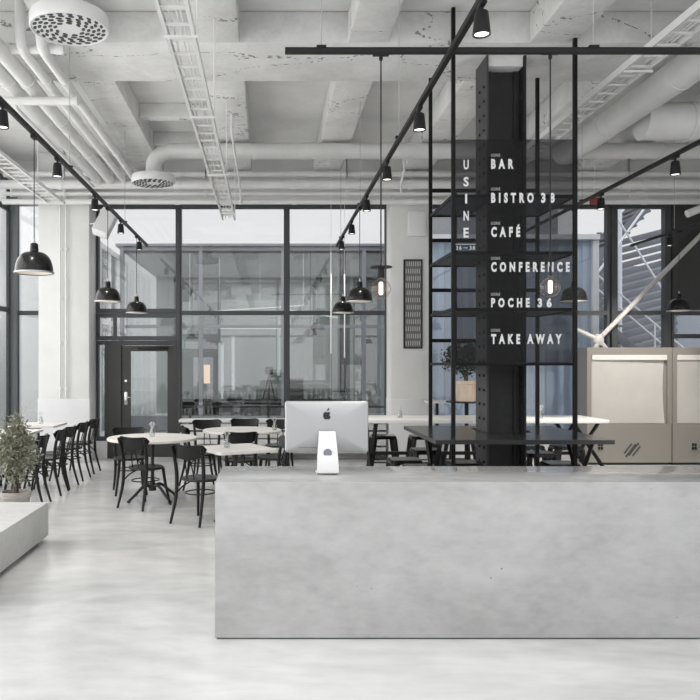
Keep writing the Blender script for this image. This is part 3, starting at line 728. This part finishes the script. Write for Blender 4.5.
obj('dash', boxes((fx(463.5), fx(467.5), YT - .001, YT, fz(248.2), fz(247.6))), M_lettg, pn_)
obj('rule_line', boxes((fx(455), fx(475.5), YT - .001, YT, fz(244.6), fz(244))), M_lettg, pn_)

# ------------------------------------------------------------ furniture
def build_chair():
    t = thing('bistro_chair', '', 'chair', (0, 0, 0), 0, 'black bentwood bistro chairs')
    bm = NB(); lathe(bm, [(0, .452), (.15, .450), (.185, .457), (.2, .452), (.203, .44), (.195, .428), (.17, .425), (0, .427)], 28)
    bmesh.ops.transform(bm, matrix=Matrix.Diagonal((1, .98, 1, 1)), verts=bm.verts); obj('seat', bm, M_seat, t)
    for s in (-1, 1):
        bm = NB(); pts = curve([(s * .14, .13, .43), (s * .155, .155, .25), (s * .19, .20, 0)], 5)
        sweep(bm, pts, [.020 - .007 * i / (len(pts) - 1) for i in range(len(pts))], 8); obj('leg', bm, M_wood, t)
        bm = NB(); pts = curve([(s * .185, -.27, 0), (s * .168, -.205, .25), (s * .17, -.185, .46), (s * .178, -.20, .62), (s * .192, -.245, .79)], 5)
        sweep(bm, pts, [.013 + .007 * math.sin(math.pi * min(1, i / (len(pts) - 1) * 1.1) * .8) for i in range(len(pts))], 8); obj('leg', bm, M_wood, t)
    bm = NB(); ring = [(.15 * math.cos(R(a)), .165 * math.sin(R(a)) - .01, .30) for a in range(0, 360, 20)]; sweep(bm, ring, .007, 8, closed=True); obj('stretcher', bm, M_wood, t)
    for s in (-1, 1):
        bm = NB(); sweep(bm, curve([(s * .165, -.2, .30), (s * .13, -.13, .37), (s * .06, -.05, .425)], 4), .008, 6); obj('brace', bm, M_wood, t)
    bm = NB(); sweep(bm, curve([(-.045, -.17, .44), (-.04, -.2, .56), (-.025, -.225, .66), (.025, -.225, .66), (.04, -.2, .56), (.045, -.17, .44)], 5), .007, 6); obj('back_loop', bm, M_wood, t)
    # wide curved back plate with rounded ends
    bm = NB(); N = 14; A = []; B = []
    for i in range(N + 1):
        u = -1 + 2 * i / N; x = .225 * u; y = -.262 + .062 * u * u; 
        top = .803 + .014 * (u * u) - (.05 * max(0, abs(u) - .82) / .18) ** 1; bot = .655 + .05 * u * u + .06 * max(0, abs(u) - .82) / .18
        A.append([bm.verts.new((x, y - .02 + .012, top)), bm.verts.new((x * .92, y + .012, bot))]); B.append([bm.verts.new((x, y - .02 + .024, top)), bm.verts.new((x * .92, y + .024, bot))])
    for i in range(N):
        bm.faces.new((A[i][0], A[i + 1][0], A[i + 1][1], A[i][1])); bm.faces.new((B[i][0], B[i][1], B[i + 1][1], B[i + 1][0]))
        bm.faces.new((A[i][0], B[i][0], B[i + 1][0], A[i + 1][0])); bm.faces.new((A[i][1], A[i + 1][1], B[i + 1][1], B[i][1]))
    for i in (0, N): bm.faces.new((A[i][0], A[i][1], B[i][1], B[i][0]))
    obj('backrest', bm, M_wood, t)
    return t
ch0 = build_chair(); first = [True]
def chair(x, y, deg, lab):
    """deg 0 faces away from the camera"""
    if first[0]: ch0.location = (x, y, 0); ch0.rotation_euler = (0, 0, R(deg)); ch0['label'] = lab; first[0] = False; return ch0
    return dup(ch0, (x, y, 0), R(deg), lab)
# around the round table
chair(-1.38, 8.56, -32, 'black bistro chair with its back to us at the near side of the large table')
chair(-.68, 7.74, -32, 'black bistro chair standing nearest the camera beside the counter corner')
chair(-1.72, 9.42, 195, 'black bistro chair tucked in behind the big round table near the door')
# middle group
chair(-.33, 9.22, 4, 'black bistro chair with its back to us just beyond the small square table')
chair(-.86, 9.85, -75, 'black bistro chair seen sideways at the left of the rear round table')
chair(-.84, 10.75, 190, 'black bistro chair beyond the rear round table, nearest to the door')
chair(-.33, 10.95, 180, 'black bistro chair beyond the rear round table, half hidden behind another chair')
chair(.17, 10.85, 172, 'black bistro chair beyond the rear round table, closest to the computer')
chair(-.02, 8.35, 100, 'black bistro chair with glossy highlight right of the small table')
chair(.06, 9.45, 88, 'black bistro chair at the right side of the rear round table')
# left row
for y, nm in zip((8.62, 9.38, 9.86, 10.55, 11.2), ['right behind the potted shrub', 'second behind the potted shrub', 'middle one', 'fourth behind the shrub', 'farthest, next to the left pier']):
    chair(-2.80, y, 90 + rnd.uniform(-5, 5), 'black bistro chair in the left row, %s' % nm)
chair(-3.55, 8.3, -90, 'black bistro chair at the left picture edge partly hidden by the shrub')
chair(-3.75, 9.8, -90, 'black bistro chair on the window side of the left wall tables')

def round_table(x, y, D, lab, name='round_table', sq=False, rz=0, H=.745, wx=None, base=True):
    t = thing(name, lab, 'table', (x, y, 0), rz)
    bm = NB()
    if sq: prism(bm, rrect(wx or D, D, .04), H - .03, H)
    else: lathe(bm, [(0, H), (D / 2 - .006, H), (D / 2, H - .006), (D / 2, H - .024), (D / 2 - .006, H - .03), (0, H - .03)], 56)
    obj('tabletop', bm, M_top, t)
    bm = NB(); lathe(bm, [(0, H - .03), (.12, H - .032), (.12, H - .045), (.03, H - .07), (.022, H - .15), (.02, .4), (.034, .36), (.02, .33), (.026, .22), (.045, .17), (.045, .11), (0, .1)], 18); obj('pedestal', bm, M_iron, t)
    for k in range(4):
        a = R(45 + 90 * k) - rz; ex = .34 if D > .9 else .27
        c, s = math.cos(a), math.sin(a)
        pts = curve([(.03 * c, .03 * s, .16), (.12 * c, .12 * s, .175), (.24 * c, .24 * s, .09), (ex * c, ex * s, .02)], 4)
        bm = NB(); sweep(bm, pts, [.021 - .006 * i / (len(pts) - 1) for i in range(len(pts))], 8); r = bmesh.ops.create_uvsphere(bm, u_segments=10, v_segments=6, radius=.026); bmesh.ops.transform(bm, matrix=Matrix.Translation((ex * c, ex * s, .0165)) @ Matrix.Diagonal((1, 1, .62, 1)), verts=r['verts'])
        obj('foot', bm, M_iron, t)
    return t
round_table(-1.37, 8.97, 1.07, 'large round pale-topped table in front of the door')
round_table(-.33, 7.85, .66, 'small square pale-topped table just behind the counter corner', name='square_table', sq=True, rz=R(28))
round_table(-.33, 10.0, 1.05, 'round pale-topped table behind the small square table, near the slatted bench')
round_table(-3.34, 8.75, .68, 'pale wall table of the left row, nearest, behind the shrub', name='square_table', sq=True)
round_table(-3.34, 9.75, .68, 'pale wall table of the left row, in the middle', name='square_table', sq=True)
round_table(-3.34, 10.95, .68, 'pale wall table of the left row, farthest beside the pier', name='square_table', sq=True)

# tall white table on X trestles
t = thing('high_table', 'long white high table with black crossed legs behind the steel column', 'table', (0, 0, 0))
obj('tabletop', boxes((1.12, 4.27, 9.35, 10.2, .878, .923), bev=.006), mat('white_table_top', (.78, .77, .74), .4), t)
for x in (1.35,):
    for s in (-1, 1):
        bm = NB(); sweep(bm, [(x - s * .02, 9.77 - s * .34, 0), (x - s * .02, 9.77 + s * .34, .878)], .028, 4); obj('leg', bm, M_black, t)
for xx in (4.02,):
    for s in (-1, 1):
        bm = NB(); sweep(bm, [(xx - s * .42, 10.1 + .03 * s, 0), (xx + s * .17, 10.1 + .03 * s, .878)], .024, 4); obj('leg', bm, M_black, t)
        bm = NB(); sweep(bm, [(xx - s * .42, 9.45 + .03 * s, 0), (xx + s * .17, 9.45 + .03 * s, .878)], .024, 4); obj('leg', bm, M_black, t)
obj('rail', boxes((1.35, 4.0, 9.74, 9.8, .44, .48)), M_black, t)

def build_stool():
    t = thing('metal_stool', '', 'stool', (0, 0, 0), 0, 'black metal stools at the high tables')
    bm = NB(); prism(bm, rrect(.31, .31, .05), .615, .63); prism(bm, rrect(.33, .33, .055), .585, .618); obj('seat', bm, M_blackg, t)
    for sx in (-1, 1):
        for sy in (-1, 1):
            bm = NB(); a = Vector((sx * .135, sy * .135, .59)); b = Vector((sx * .21, sy * .21, 0))
            sweep(bm, [a, b], [.034, .018], 4); obj('leg', bm, M_black, t)
    bm = NB(); z = .27; k = .175
    for a, b in (((-k, -k), (k, -k)), ((k, -k), (k, k)), ((k, k), (-k, k)), ((-k, k), (-k, -k))): sweep(bm, [(*a, z), (*b, z)], .009, 6)
    obj('footrest', bm, M_black, t); return t
st0 = build_stool()
sts = [(1.50, 7.3, 'black metal stool in front, at the left end of the black table'), (1.44, 7.85, 'black metal stool just behind the front one at the black table'), (2.0, 7.62, 'black metal stool between the posts beneath the black table'),
       (1.85, 8.75, 'black metal stool tucked at the rear corner of the black table'), (1.62, 10.45, 'black metal stool standing right of the computer under the white high table'), (2.15, 10.4, 'black metal stool beneath the white table in front of the middle pier'),
       (2.95, 7.55, 'black metal stool right of the steel column under the black table'), (3.05, 8.45, 'black metal stool behind the right post'), (3.2, 9.2, 'black metal stool at the near side of the white high table'),
       (3.65, 9.15, 'black metal stool next to the crossed legs of the white table'), (2.7, 10.5, 'black metal stool at the far side of the white table'), (3.45, 10.5, 'black metal stool at the far side of the white table, near the steel cabinets')]
for i, (x, y, lab) in enumerate(sts):
    if i == 0: st0.location = (x, y, 0); st0['label'] = lab
    else: dup(st0, (x, y, 0), 0, lab)

# small round high table with potted tree behind
t = thing('round_high_table', 'small round black high table carrying the wooden pot', 'table', (2.98, 11.2, 0))
bm = NB(); lathe(bm, [(0, 1.07), (.30, 1.07), (.305, 1.06), (.30, 1.045), (0, 1.04)], 36); obj('tabletop', bm, M_tab, t)
bm = NB(); cyl(bm, (0, 0, 0.02), (0, 0, 1.04), .03, 14); obj('pedestal', bm, M_black, t)
bm = NB(); lathe(bm, [(0, .025), (.05, .025), (.22, .012), (.23, 0), (0, 0)], 30); obj('base', bm, M_black, t)
shrub('potted_tree', 'dark leafy plant in a pale wooden pot on the small high table', (2.98, 11.2, 1.0705), .30, .95, .34, 1700, .06, M_leafd, M_potw, .17, .30, 9, 14, potn='pot', taper=.88)
t = thing('side_table', 'small white topped table left of the round black high table', 'table', (2.72, 12.0, 0))
bm = NB(); prism(bm, rrect(.34, .4, .03), 1.0, 1.03); obj('tabletop', bm, M_top, t)
bm = NB(); cyl(bm, (0, 0, 0), (0, 0, 1.0), .025, 12); cyl(bm, (0, 0, 0), (0, 0, .02), .15, 20); obj('pedestal', bm, M_black, t)

def build_vase():
    t = thing('glass_vase', '', 'vase', (0, 0, 0), 0, 'small glass vases on the tables')
    bm = NB(); lathe(bm, [(0, 0), (.03, 0), (.034, .01), (.034, .06), (.02, .08), (.02, .1), (.024, .105), (.017, .1), (.03, .055), (.03, .008), (0, .006)], 18); obj('jar', bm, M_clear, t)
    bm = NB()
    for k in range(6):
        a = k * 1.05; sweep(bm, curve([(0, 0, .01), (.008 * math.cos(a), .008 * math.sin(a), .1), (.03 * math.cos(a), .03 * math.sin(a), .15 + .01 * (k % 3))], 3), .0022, 4)
        r = bmesh.ops.create_icosphere(bm, subdivisions=1, radius=.009); bmesh.ops.translate(bm, vec=(.03 * math.cos(a), .03 * math.sin(a), .15 + .01 * (k % 3)), verts=r['verts'])
    obj('sprig', bm, M_pale, t); return t
v0 = build_vase()
for i, (x, y, z, lab) in enumerate([(-1.38, 9.02, .7455, 'small glass vase on the big round table by the door'), (-.42, 7.85, .7455, 'small glass vase on the square table behind the counter'), (.1, 9.9, .7455, 'small glass vase on the rear round table'),
                                    (1.72, 9.7, .9235, 'small glass vase on the white high table before the pier'), (3.5, 9.6, .9235, 'small glass vase on the white high table right of the steel column'), (-3.3, 9.75, .7455, 'small glass vase on the left wall tables'),
                                    (-3.3, 10.95, .7455, 'small glass vase on the farthest wall table')]):
    if i == 0: v0.location = (x, y, z); v0['label'] = lab
    else: dup(v0, (x, y, z), 0, lab)

# ------------------------------------------------------------ wall pieces
t = thing('wall_speaker', 'white rectangular loudspeaker high on the middle pier', 'loudspeaker', (2.46, 12.4, 3.92))
obj('cabinet', boxes((-.14, .14, -.14, 0, -.2, .2), bev=.012), M_white, t); obj('grille', boxes((-.125, .125, -.15, -.14, -.185, .185), bev=.003), M_wall2, t)
t = thing('wall_speaker', 'white loudspeaker tilted on a bracket beside the left pier', 'loudspeaker', (-2.62, 12.15, 3.9))
M3 = Matrix.Rotation(R(22), 4, 'Y') @ Matrix.Rotation(R(-20), 4, 'X')
bm = NB(); box(bm, -.13, .13, -.1, .1, -.22, .22, bev=.012, mtx=None); bmesh.ops.transform(bm, matrix=M3, verts=bm.verts); obj('cabinet', bm, M_white, t)
bm = NB(); box(bm, -.115, .115, -.108, -.1, -.2, .2); bmesh.ops.transform(bm, matrix=M3, verts=bm.verts); obj('grille', bm, M_wall2, t)
bm = NB(); cyl(bm, (-.33, .3, .05), (0, .06, 0), .012, 8); obj('bracket', bm, M_tray, t)
t = thing('wall_grille', 'tall narrow black framed perforated panel on the middle pier', 'wall panel', (2.41, 12.395, 2.61))
bm = NB(); w_, h_ = .155, .735
for b in ((-w_, -w_ + .018), (w_ - .018, w_)): box(bm, *b, -.03, 0, -h_, h_)
for b in ((-h_, -h_ + .018), (h_ - .018, h_)): box(bm, -w_ + .018, w_ - .018, -.03, 0, *b)
obj('frame', bm, M_black, t); obj('panel', boxes((-w_ + .018, w_ - .018, -.018, 0, -h_ + .018, h_ - .018)), M_grille, t)
bm = NB()
for r_ in range(12):
    for c_ in range(7):
        x = -.118 + c_ * .036 + (.012 if r_ % 2 else 0); z = -h_ + .05 + r_ * .119
        if x < .125: box(bm, x, x + .012, -.021, -.018, z, z + .075)
o = obj('slot', bm, M_slot, t); o['kind'] = 'stuff'
t = thing('exit_sign', 'small red sign at the window head above the right track', 'sign', (5.2, 11.9, 4.2))
obj('plate', boxes((-.08, .08, -.01, .01, -.05, .06)), M_red, t)
bm = NB(); cyl(bm, (0, 0, .05), (0, 0, SOF - 4.2), .006, 6); obj('hanger', bm, M_tray, t)

# ------------------------------------------------------------ steel cabinets at the right
def cabinet(x0, lab, first_):
    W = 1.36; t = thing('steel_cabinet', lab, 'cabinet', (x0, 12.0, 0), 0)
    zt = 1.885
    obj('body', boxes((0, W, .06, .45, .04, zt), (0, W, .02, .06, .04, .66), (0, W, .02, .06, zt - .115, zt), (0, .07, .02, .06, .66, zt - .115), (W - .07, W, .02, .06, .66, zt - .115)), M_steelc, t)
    obj('plinth', boxes((.03, W - .03, .08, .42, 0, .04)), M_dk, t)
    bm = NB(); nx, nz = 14, 10; g = []
    for j in range(nz + 1):
        row = []
        for i in range(nx + 1):
            u, v = i / nx, j / nz; x = .075 + (W - .185) * u - (.03 * math.sin(math.pi * v) * (u ** 3)); z = .668 + (zt - .115 - .672) * v
            row.append(bm.verts.new((x, .035 - .008 * math.sin(3 * u + v * 2) * v, z)))
        g.append(row)
    for j in range(nz):
        for i in range(nx): bm.faces.new((g[j][i], g[j][i + 1], g[j + 1][i + 1], g[j + 1][i]))
    r = bmesh.ops.solidify(bm, geom=bm.faces[:], thickness=.004); obj('blind', bm, M_paper, t)
    obj('blind_rail', boxes((.08, W - .08, .012, .026, zt - .20, zt - .118)), mat('grey_rail', (.64, .62, .59), .5), t)
    obj('seam', boxes((W - .006, W + .002, .012, .02, .04, .66)), M_dk, t)
    s = obj('socket', boxes((.16, .26, .008, .02, .24, .36), bev=.004), M_steelc, t)
    if not first_: s.location.x = .16 - .03
    bm = NB()
    for a, b in ((0, 0), (1, 0), (0, 1), (1, 1)): box(bm, .172 + a * .043, .205 + a * .043, .003, .0085, .25 + b * .056, .295 + b * .056)
    q = obj('outlet', bm, M_black, s)
    return t
c1 = cabinet(5.13, 'steel cabinet with a pale drawn blind and four slanted dark bars, beside the window', True)
cabinet(6.50, 'steel cabinet with pale blind cut off by the right edge', False)
for cxm, czm, L_ in ((.655, .265, .10), (.70, .235, .13), (.745, .255, .13), (.79, .225, .10)):
    bm = NB(); box(bm, -.013, .013, -.003, .003, -L_, L_, bev=.002, mtx=None)
    bmesh.ops.transform(bm, matrix=Matrix.Translation((cxm, .017, czm)) @ Matrix.Rotation(R(38), 4, 'Y'), verts=bm.verts)
    obj('emblem_bar', bm, M_dk, c1)


# white steel brace with star node
M_brace = mat('grey_white_painted_tube', (.50, .49, .47), .5)
t = thing('steel_brace', 'white diagonal steel tube with a star-shaped joint before the right windows', 'brace', (0, 0, 0))
D_ = 12.64
nd = at(598, 340, D_)
bm = NB(); cyl(bm, nd, at(745, 190, D_ - .0), .04, 16); obj('tube', bm, M_brace, t)
for px, py, r_ in ((574, 328, .028), (622, 366, .022), (582, 388, .03)):
    bm = NB(); cyl(bm, nd, at(px, py, D_ + .02), .05, 12, r2=r_); obj('arm', bm, M_brace, t)
bm = NB(); r = bmesh.ops.create_uvsphere(bm, u_segments=20, v_segments=12, radius=.10); bmesh.ops.transform(bm, matrix=Matrix.Translation(nd) @ Matrix.Diagonal((1, .6, 1, 1)), verts=r['verts']); obj('joint', bm, M_brace, t)
t = thing('wall_lamp', 'short white cylindrical lamp sticking in at the right edge before the dark wall', 'lamp', (0, 0, 0))
bm = NB(); cyl(bm, at(687, 214, 12), at(712, 204, 12), .06, 18); obj('body', bm, M_white, t)
bm = NB(); cyl(bm, at(705, 207, 12), at(712, 204, 12.85), .02, 10); obj('bracket', bm, M_white, t)

# ------------------------------------------------------------ outside
struct('trim_90', boxes((-60, 60, YB + .2, 90, -.2, -.05)), M_pave)
struct('trim_91', boxes((-60, XL - .3, -20, YB + .2, -.2, -.05)), M_pave)
YF = 18.4
b = thing('glazed_building', 'glazed low building across the courtyard seen through the back windows', 'building', (0, 0, 0))
XF0, XF1, ZR = -3.6, 5.2, 4.5
bm = NB()
for x in (XF0, -1.67, .35, 2.33, 3.9, XF1 - .08): box(bm, x, x + .09, YF - .05, YF + .08, 0, ZR)
for z in (0, 2.5, ZR - .1): box(bm, XF0, XF1, YF - .04, YF + .06, z, z + .08 if z else .35)
obj('facade_frame', bm, M_exg, b)
obj('facade_glass', boxes((XF0 + .05, XF1 - .05, YF, YF + .015, .3, ZR - .1)), M_ext, b)
obj('roof', boxes((XF0 - .1, XF1 + .1, YF - .1, YF + 9, ZR, ZR + .06)), M_exg, b)
obj('rear_wall', boxes((XF0, XF1, YF + 6, YF + 6.2, 0, ZR)), M_ing, b)
obj('side_wall', boxes((XF1 - .1, XF1, YF + .1, YF + 6, 0, ZR)), M_ing, b)
obj('floor_slab', boxes((XF0, XF1, YF + .02, YF + 6, -.05, .02)), M_block, b)
obj('partition', boxes((-.85, .42, YF + 2.6, YF + 2.7, 0, 3.4)), mat('pale_partition', (.60, .63, .60), .8, noise=.05), b)
obj('partition', boxes((1.9, 2.2, YF + 1.5, YF + 1.8, 0, 4.4)), M_dk, b)
obj('partition', boxes((-2.0, -1.35, YF + 3.2, YF + 3.3, 0, 3.4)), M_exg, b)
# left wing
bm = NB()
for y in (14.2, 15.2, 16.2, 17.2, 18.2): box(bm, XF0 - .08, XF0, y, y + .12, 0, 4.28)
for z in (.0, 2.5, 4.16): box(bm, XF0 - .06, XF0 - .01, 13.4, YF, z, z + .12)
obj('wing_frame', bm, M_exw, b); obj('wing_glass', boxes((XF0 - .05, XF0 - .035, 13.4, YF, .1, 4.2)), M_ext, b)
obj('wing_rear_wall', boxes((-6.2, -6.0, 13.4, 24, 0, 4.2)), M_exw, b)
lamp('far_room_light', 'AREA', (1.0, YF + 3, ZR - .2), 210, 6, (0, 0, 0), (.95, 1, .97), 4)
lamp('far_wing_light', 'POINT', (-4.8, 16.5, 3.2), 60, .3)
for (xa, za, ya), (xb, zb, yb), lab in (((-2.0, 2.95, 1.0), (.95, 3.15, 1.2), 'upper thin tube lamp in the building across, left half'), ((.4, 3.12, 2.0), (2.0, 2.9, 2.4), 'thin tube lamp in the building across, right half'),
                                        ((-1.3, 2.6, 2.2), (.4, 2.6, 2.3), 'lower thin tube lamp in front of the pale partition across'), ((-1.9, 3.05, 3.2), (-.2, 3.05, 3.2), 'shortest thin tube lamp in the building across')):
    bm = NB(); cyl(bm, (xa, YF + ya, za), (xb, YF + yb, zb), .012, 6); cyl(bm, (xa, YF + ya, za), (xa, YF + ya, ZR), .004, 4); cyl(bm, (xb, YF + yb, zb), (xb, YF + yb, ZR), .004, 4)
    tag(obj('tube_lamp', bm, M_tube), lab, 'tube lamp')
# bright slots of far windows inside
for x0, x1, z0, z1, lab in ((-1.35, -1.2, .6, 2.2, 'bright narrow window inside the building across, left'), (-.98, -.9, .9, 2.4, 'bright narrow window edge inside the building across'), (.28, .36, 1.3, 3.0, 'tall bright window slot by the pale partition')):
    tag(obj('far_window', boxes((x0, x1, YF + 2.4, YF + 2.43, z0, z1)), emis('daylight_slot', (.93, 1, 1), .9)), lab, 'window')
tag(obj('lit_menu_board', boxes((-1.53, -1.38, YF - .25, YF - .2, 1.15, 1.6)), M_warms), 'small warm lit board on the facade across the courtyard', 'sign')
bm = NB()
bk_ = thing('bar_shelf', 'dark bar shelf lined with bottles in the building across', 'shelf', (0, 0, 0))
obj('board', boxes((-2.6, 2.2, YF + 1.2, YF + 1.5, .62, .70)), M_dk, bk_); obj('base', boxes((-2.6, 2.2, YF + 1.25, YF + 1.45, 0, .62)), M_dk, bk_)
def build_bottle():
    b2 = NB(); lathe(b2, [(0, 0), (.035, 0), (.037, .01), (.037, .13), (.014, .19), (.013, .25), (.016, .26), (0, .26)], 10)
    return tag(obj('bottle', b2, mat('bottle_glass', (.50, .53, .52), .12)), 'small bottle in the row on the bar shelf across the courtyard', 'bottle', 'bottles on the bar shelf across')
bt = build_bottle(); mats_b = None
for k in range(34):
    o = bt if k == 0 else bt.copy()
    if k: COL.objects.link(o)
    o.location = (-2.5 + k * .138 + rnd.uniform(-.03, .03), YF + 1.3 + rnd.uniform(-.05, .08), .7005); s = rnd.uniform(.8, 1.25); o.scale = (s * 1.2, s * 1.2, s)
t = thing('tripod_stand', 'black tripod holding a camera-like box in the building across', 'tripod', (.05, YF + .8, 0))
for a in (90, 210, 330):
    bm = NB(); cyl(bm, (0, 0, 1.35), (.38 * math.cos(R(a)), .38 * math.sin(R(a)), 0), .018, 8); obj('leg', bm, M_black, t)
obj('head', boxes((-.1, .1, -.08, .08, 1.35, 1.55), bev=.01), M_black, t)
t = thing('black_crate_stack', 'dark box standing beside the tripod across the courtyard', 'box', (.68, YF + .9, 0))
obj('box', boxes((-.2, .25, -.2, .2, 0, 1.25), bev=.01), M_dk, t)
for x, z, lab in ((-2.35, 2.2, 'dark dome lamp in the building across, left near the door'), (-1.9, 2.2, 'dark dome lamp in the building across, beside the warm board'), (1.1, 2.35, 'dark dome lamp in the building across, near the hanging rods')):
    bm = NB(); lathe(bm, [(0, .2), (.05, .18), (.14, .1), (.18, 0), (0, .0)], 20); cyl(bm, (0, 0, .2), (0, 0, ZR - z), .008, 6)
    o = obj('far_pendant', bm, M_black); o.location = (x, YF + .6, z); tag(o, lab, 'pendant lamp')
t = thing('courtyard_bench', 'dark bench and railing in the courtyard outside the middle window', 'bench', (0, 14.2, 0))
obj('seat', boxes((-1.6, 2.4, -.2, .2, .40, .45)), M_dk, t); obj('rail', boxes((-1.6, 2.4, .18, .22, .78, .82)), M_dk, t)
for x in (-1.5, 0, 1.2, 2.3): obj('leg', boxes((x, x + .05, .18, .22, 0, .8)), M_dk, t); obj('leg', boxes((x, x + .05, -.18, -.14, -.05, .4)), M_dk, t)

# blue corrugated shed on the right
t = thing('corrugated_shed', 'blue-grey corrugated metal shed outside behind the menu sign', 'shed', (0, 0, 0))
bm = NB(); x = 3.2
prof = []
while x < 6.5:
    prof += [(x, 15.0), (x + .10, 15.0), (x + .12, 15.04), (x + .22, 15.04), (x + .24, 15.0)]; x += .24
poly = prof + [(x, 15.3), (3.2, 15.3)]
prism(bm, poly, 0, 4.1); obj('cladding', bm, M_blue, t, smooth=False)
obj('roof_edge', boxes((3.1, 6.62, 14.9, 15.4, 4.1, 4.2)), M_stairl, t); obj('corner_post', boxes((6.5, 6.62, 14.95, 15.3, 0, 4.1)), M_stairl, t)
obj('upper_glazing', boxes((3.2, 6.4, 16.5, 16.6, 0, 5.6)), M_exg, t)
# outdoor steel stair
t = thing('steel_staircase', 'outdoor galvanised steel stair with many treads beyond the right windows', 'stair', (0, 0, 0))
def tread(x, y, z, w_): return obj('tread', boxes((x, x + .30, y, y + w_, z, z + .045)), M_stair, t)
for k in range(18): tread(9.9 - k * .2, 16.0, .2 + k * .17, 1.1)
for k in range(14): tread(6.9 + k * .16, 17.5, 3.3 + k * .17, 1.1)
for (a, b_) in (((10.1, 16, 0), (6.4, 16, 3.15)), ((10.1, 17.1, 0), (6.4, 17.1, 3.15)), ((6.9, 17.5, 3.2), (9.2, 17.5, 5.65)), ((6.9, 18.6, 3.2), (9.2, 18.6, 5.65))):
    bm = NB(); sweep(bm, [a, b_], .10, 4, ell=.2); obj('stringer', bm, M_stair, t)
for z in (.9, .6): 
    bm = NB(); cyl(bm, (10.1, 15.95, 0 + z), (6.4, 15.95, 3.15 + z), .022, 6); obj('handrail', bm, M_stairl, t)
for k in range(5):
    f = k / 4; x = 10.1 - 3.7 * f; z = 3.15 * f; bm = NB(); cyl(bm, (x, 15.95, z), (x, 15.95, z + .9), .02, 6); obj('baluster', bm, M_stairl, t)
bm = NB(); cyl(bm, (7.9, 16.8, 0), (7.9, 16.8, 6), .05, 10); obj('post', bm, M_stairl, t)
for (a, b_) in (((7.0, 16.6, 3.2), (8.6, 16.6, 5.4)), ((8.8, 16.6, 3.2), (7.4, 16.6, 5.4))):
    bm = NB(); cyl(bm, a, b_, .025, 6); obj('cross_brace', bm, M_stairl, t)
struct('trim_92', boxes((5.6, 13, 20.5, 20.8, 0, 4.3)), mat('exterior_blue_grey_wall', (.26, .29, .34), .7))
t = thing('louvred_screen', 'dark louvred screen of slanted slats behind the outdoor stair', 'screen', (0, 0, 0))
for k in range(20):
    z = .3 + k * .2
    bm = NB(); sweep(bm, [(6.6, 19.2, z), (10.5, 19.2, z + 1.0)], .075, 4, ell=.3); obj('slat', bm, M_stair, t)
for x in (6.6, 8.5, 10.4): obj('post', boxes((x, x + .1, 19.25, 19.35, 0, 5)), M_stair, t)

# left street side: pale building and tree
t = thing('street_building', 'pale street building with windows seen through the left corner window', 'building', (0, 0, 0))
obj('wall', boxes((-16, -6.5, 26, 27, 0, 4.6)), M_exw, t)
for i in range(5):
    for j in range(2):
        obj('window', boxes((-15 + i * 1.6, -14.2 + i * 1.6, 25.95, 26.0, .8 + j * 1.9, 2.1 + j * 1.9)), M_exg, t)
tt = shrub('street_tree', 'leafy green street tree outside the left corner window', (-8.6, 20.0, -.05), 1.2, 4.6, 1.1, 1500, .16, M_leafo, None, 0, .2, 21, 8, cat='tree')
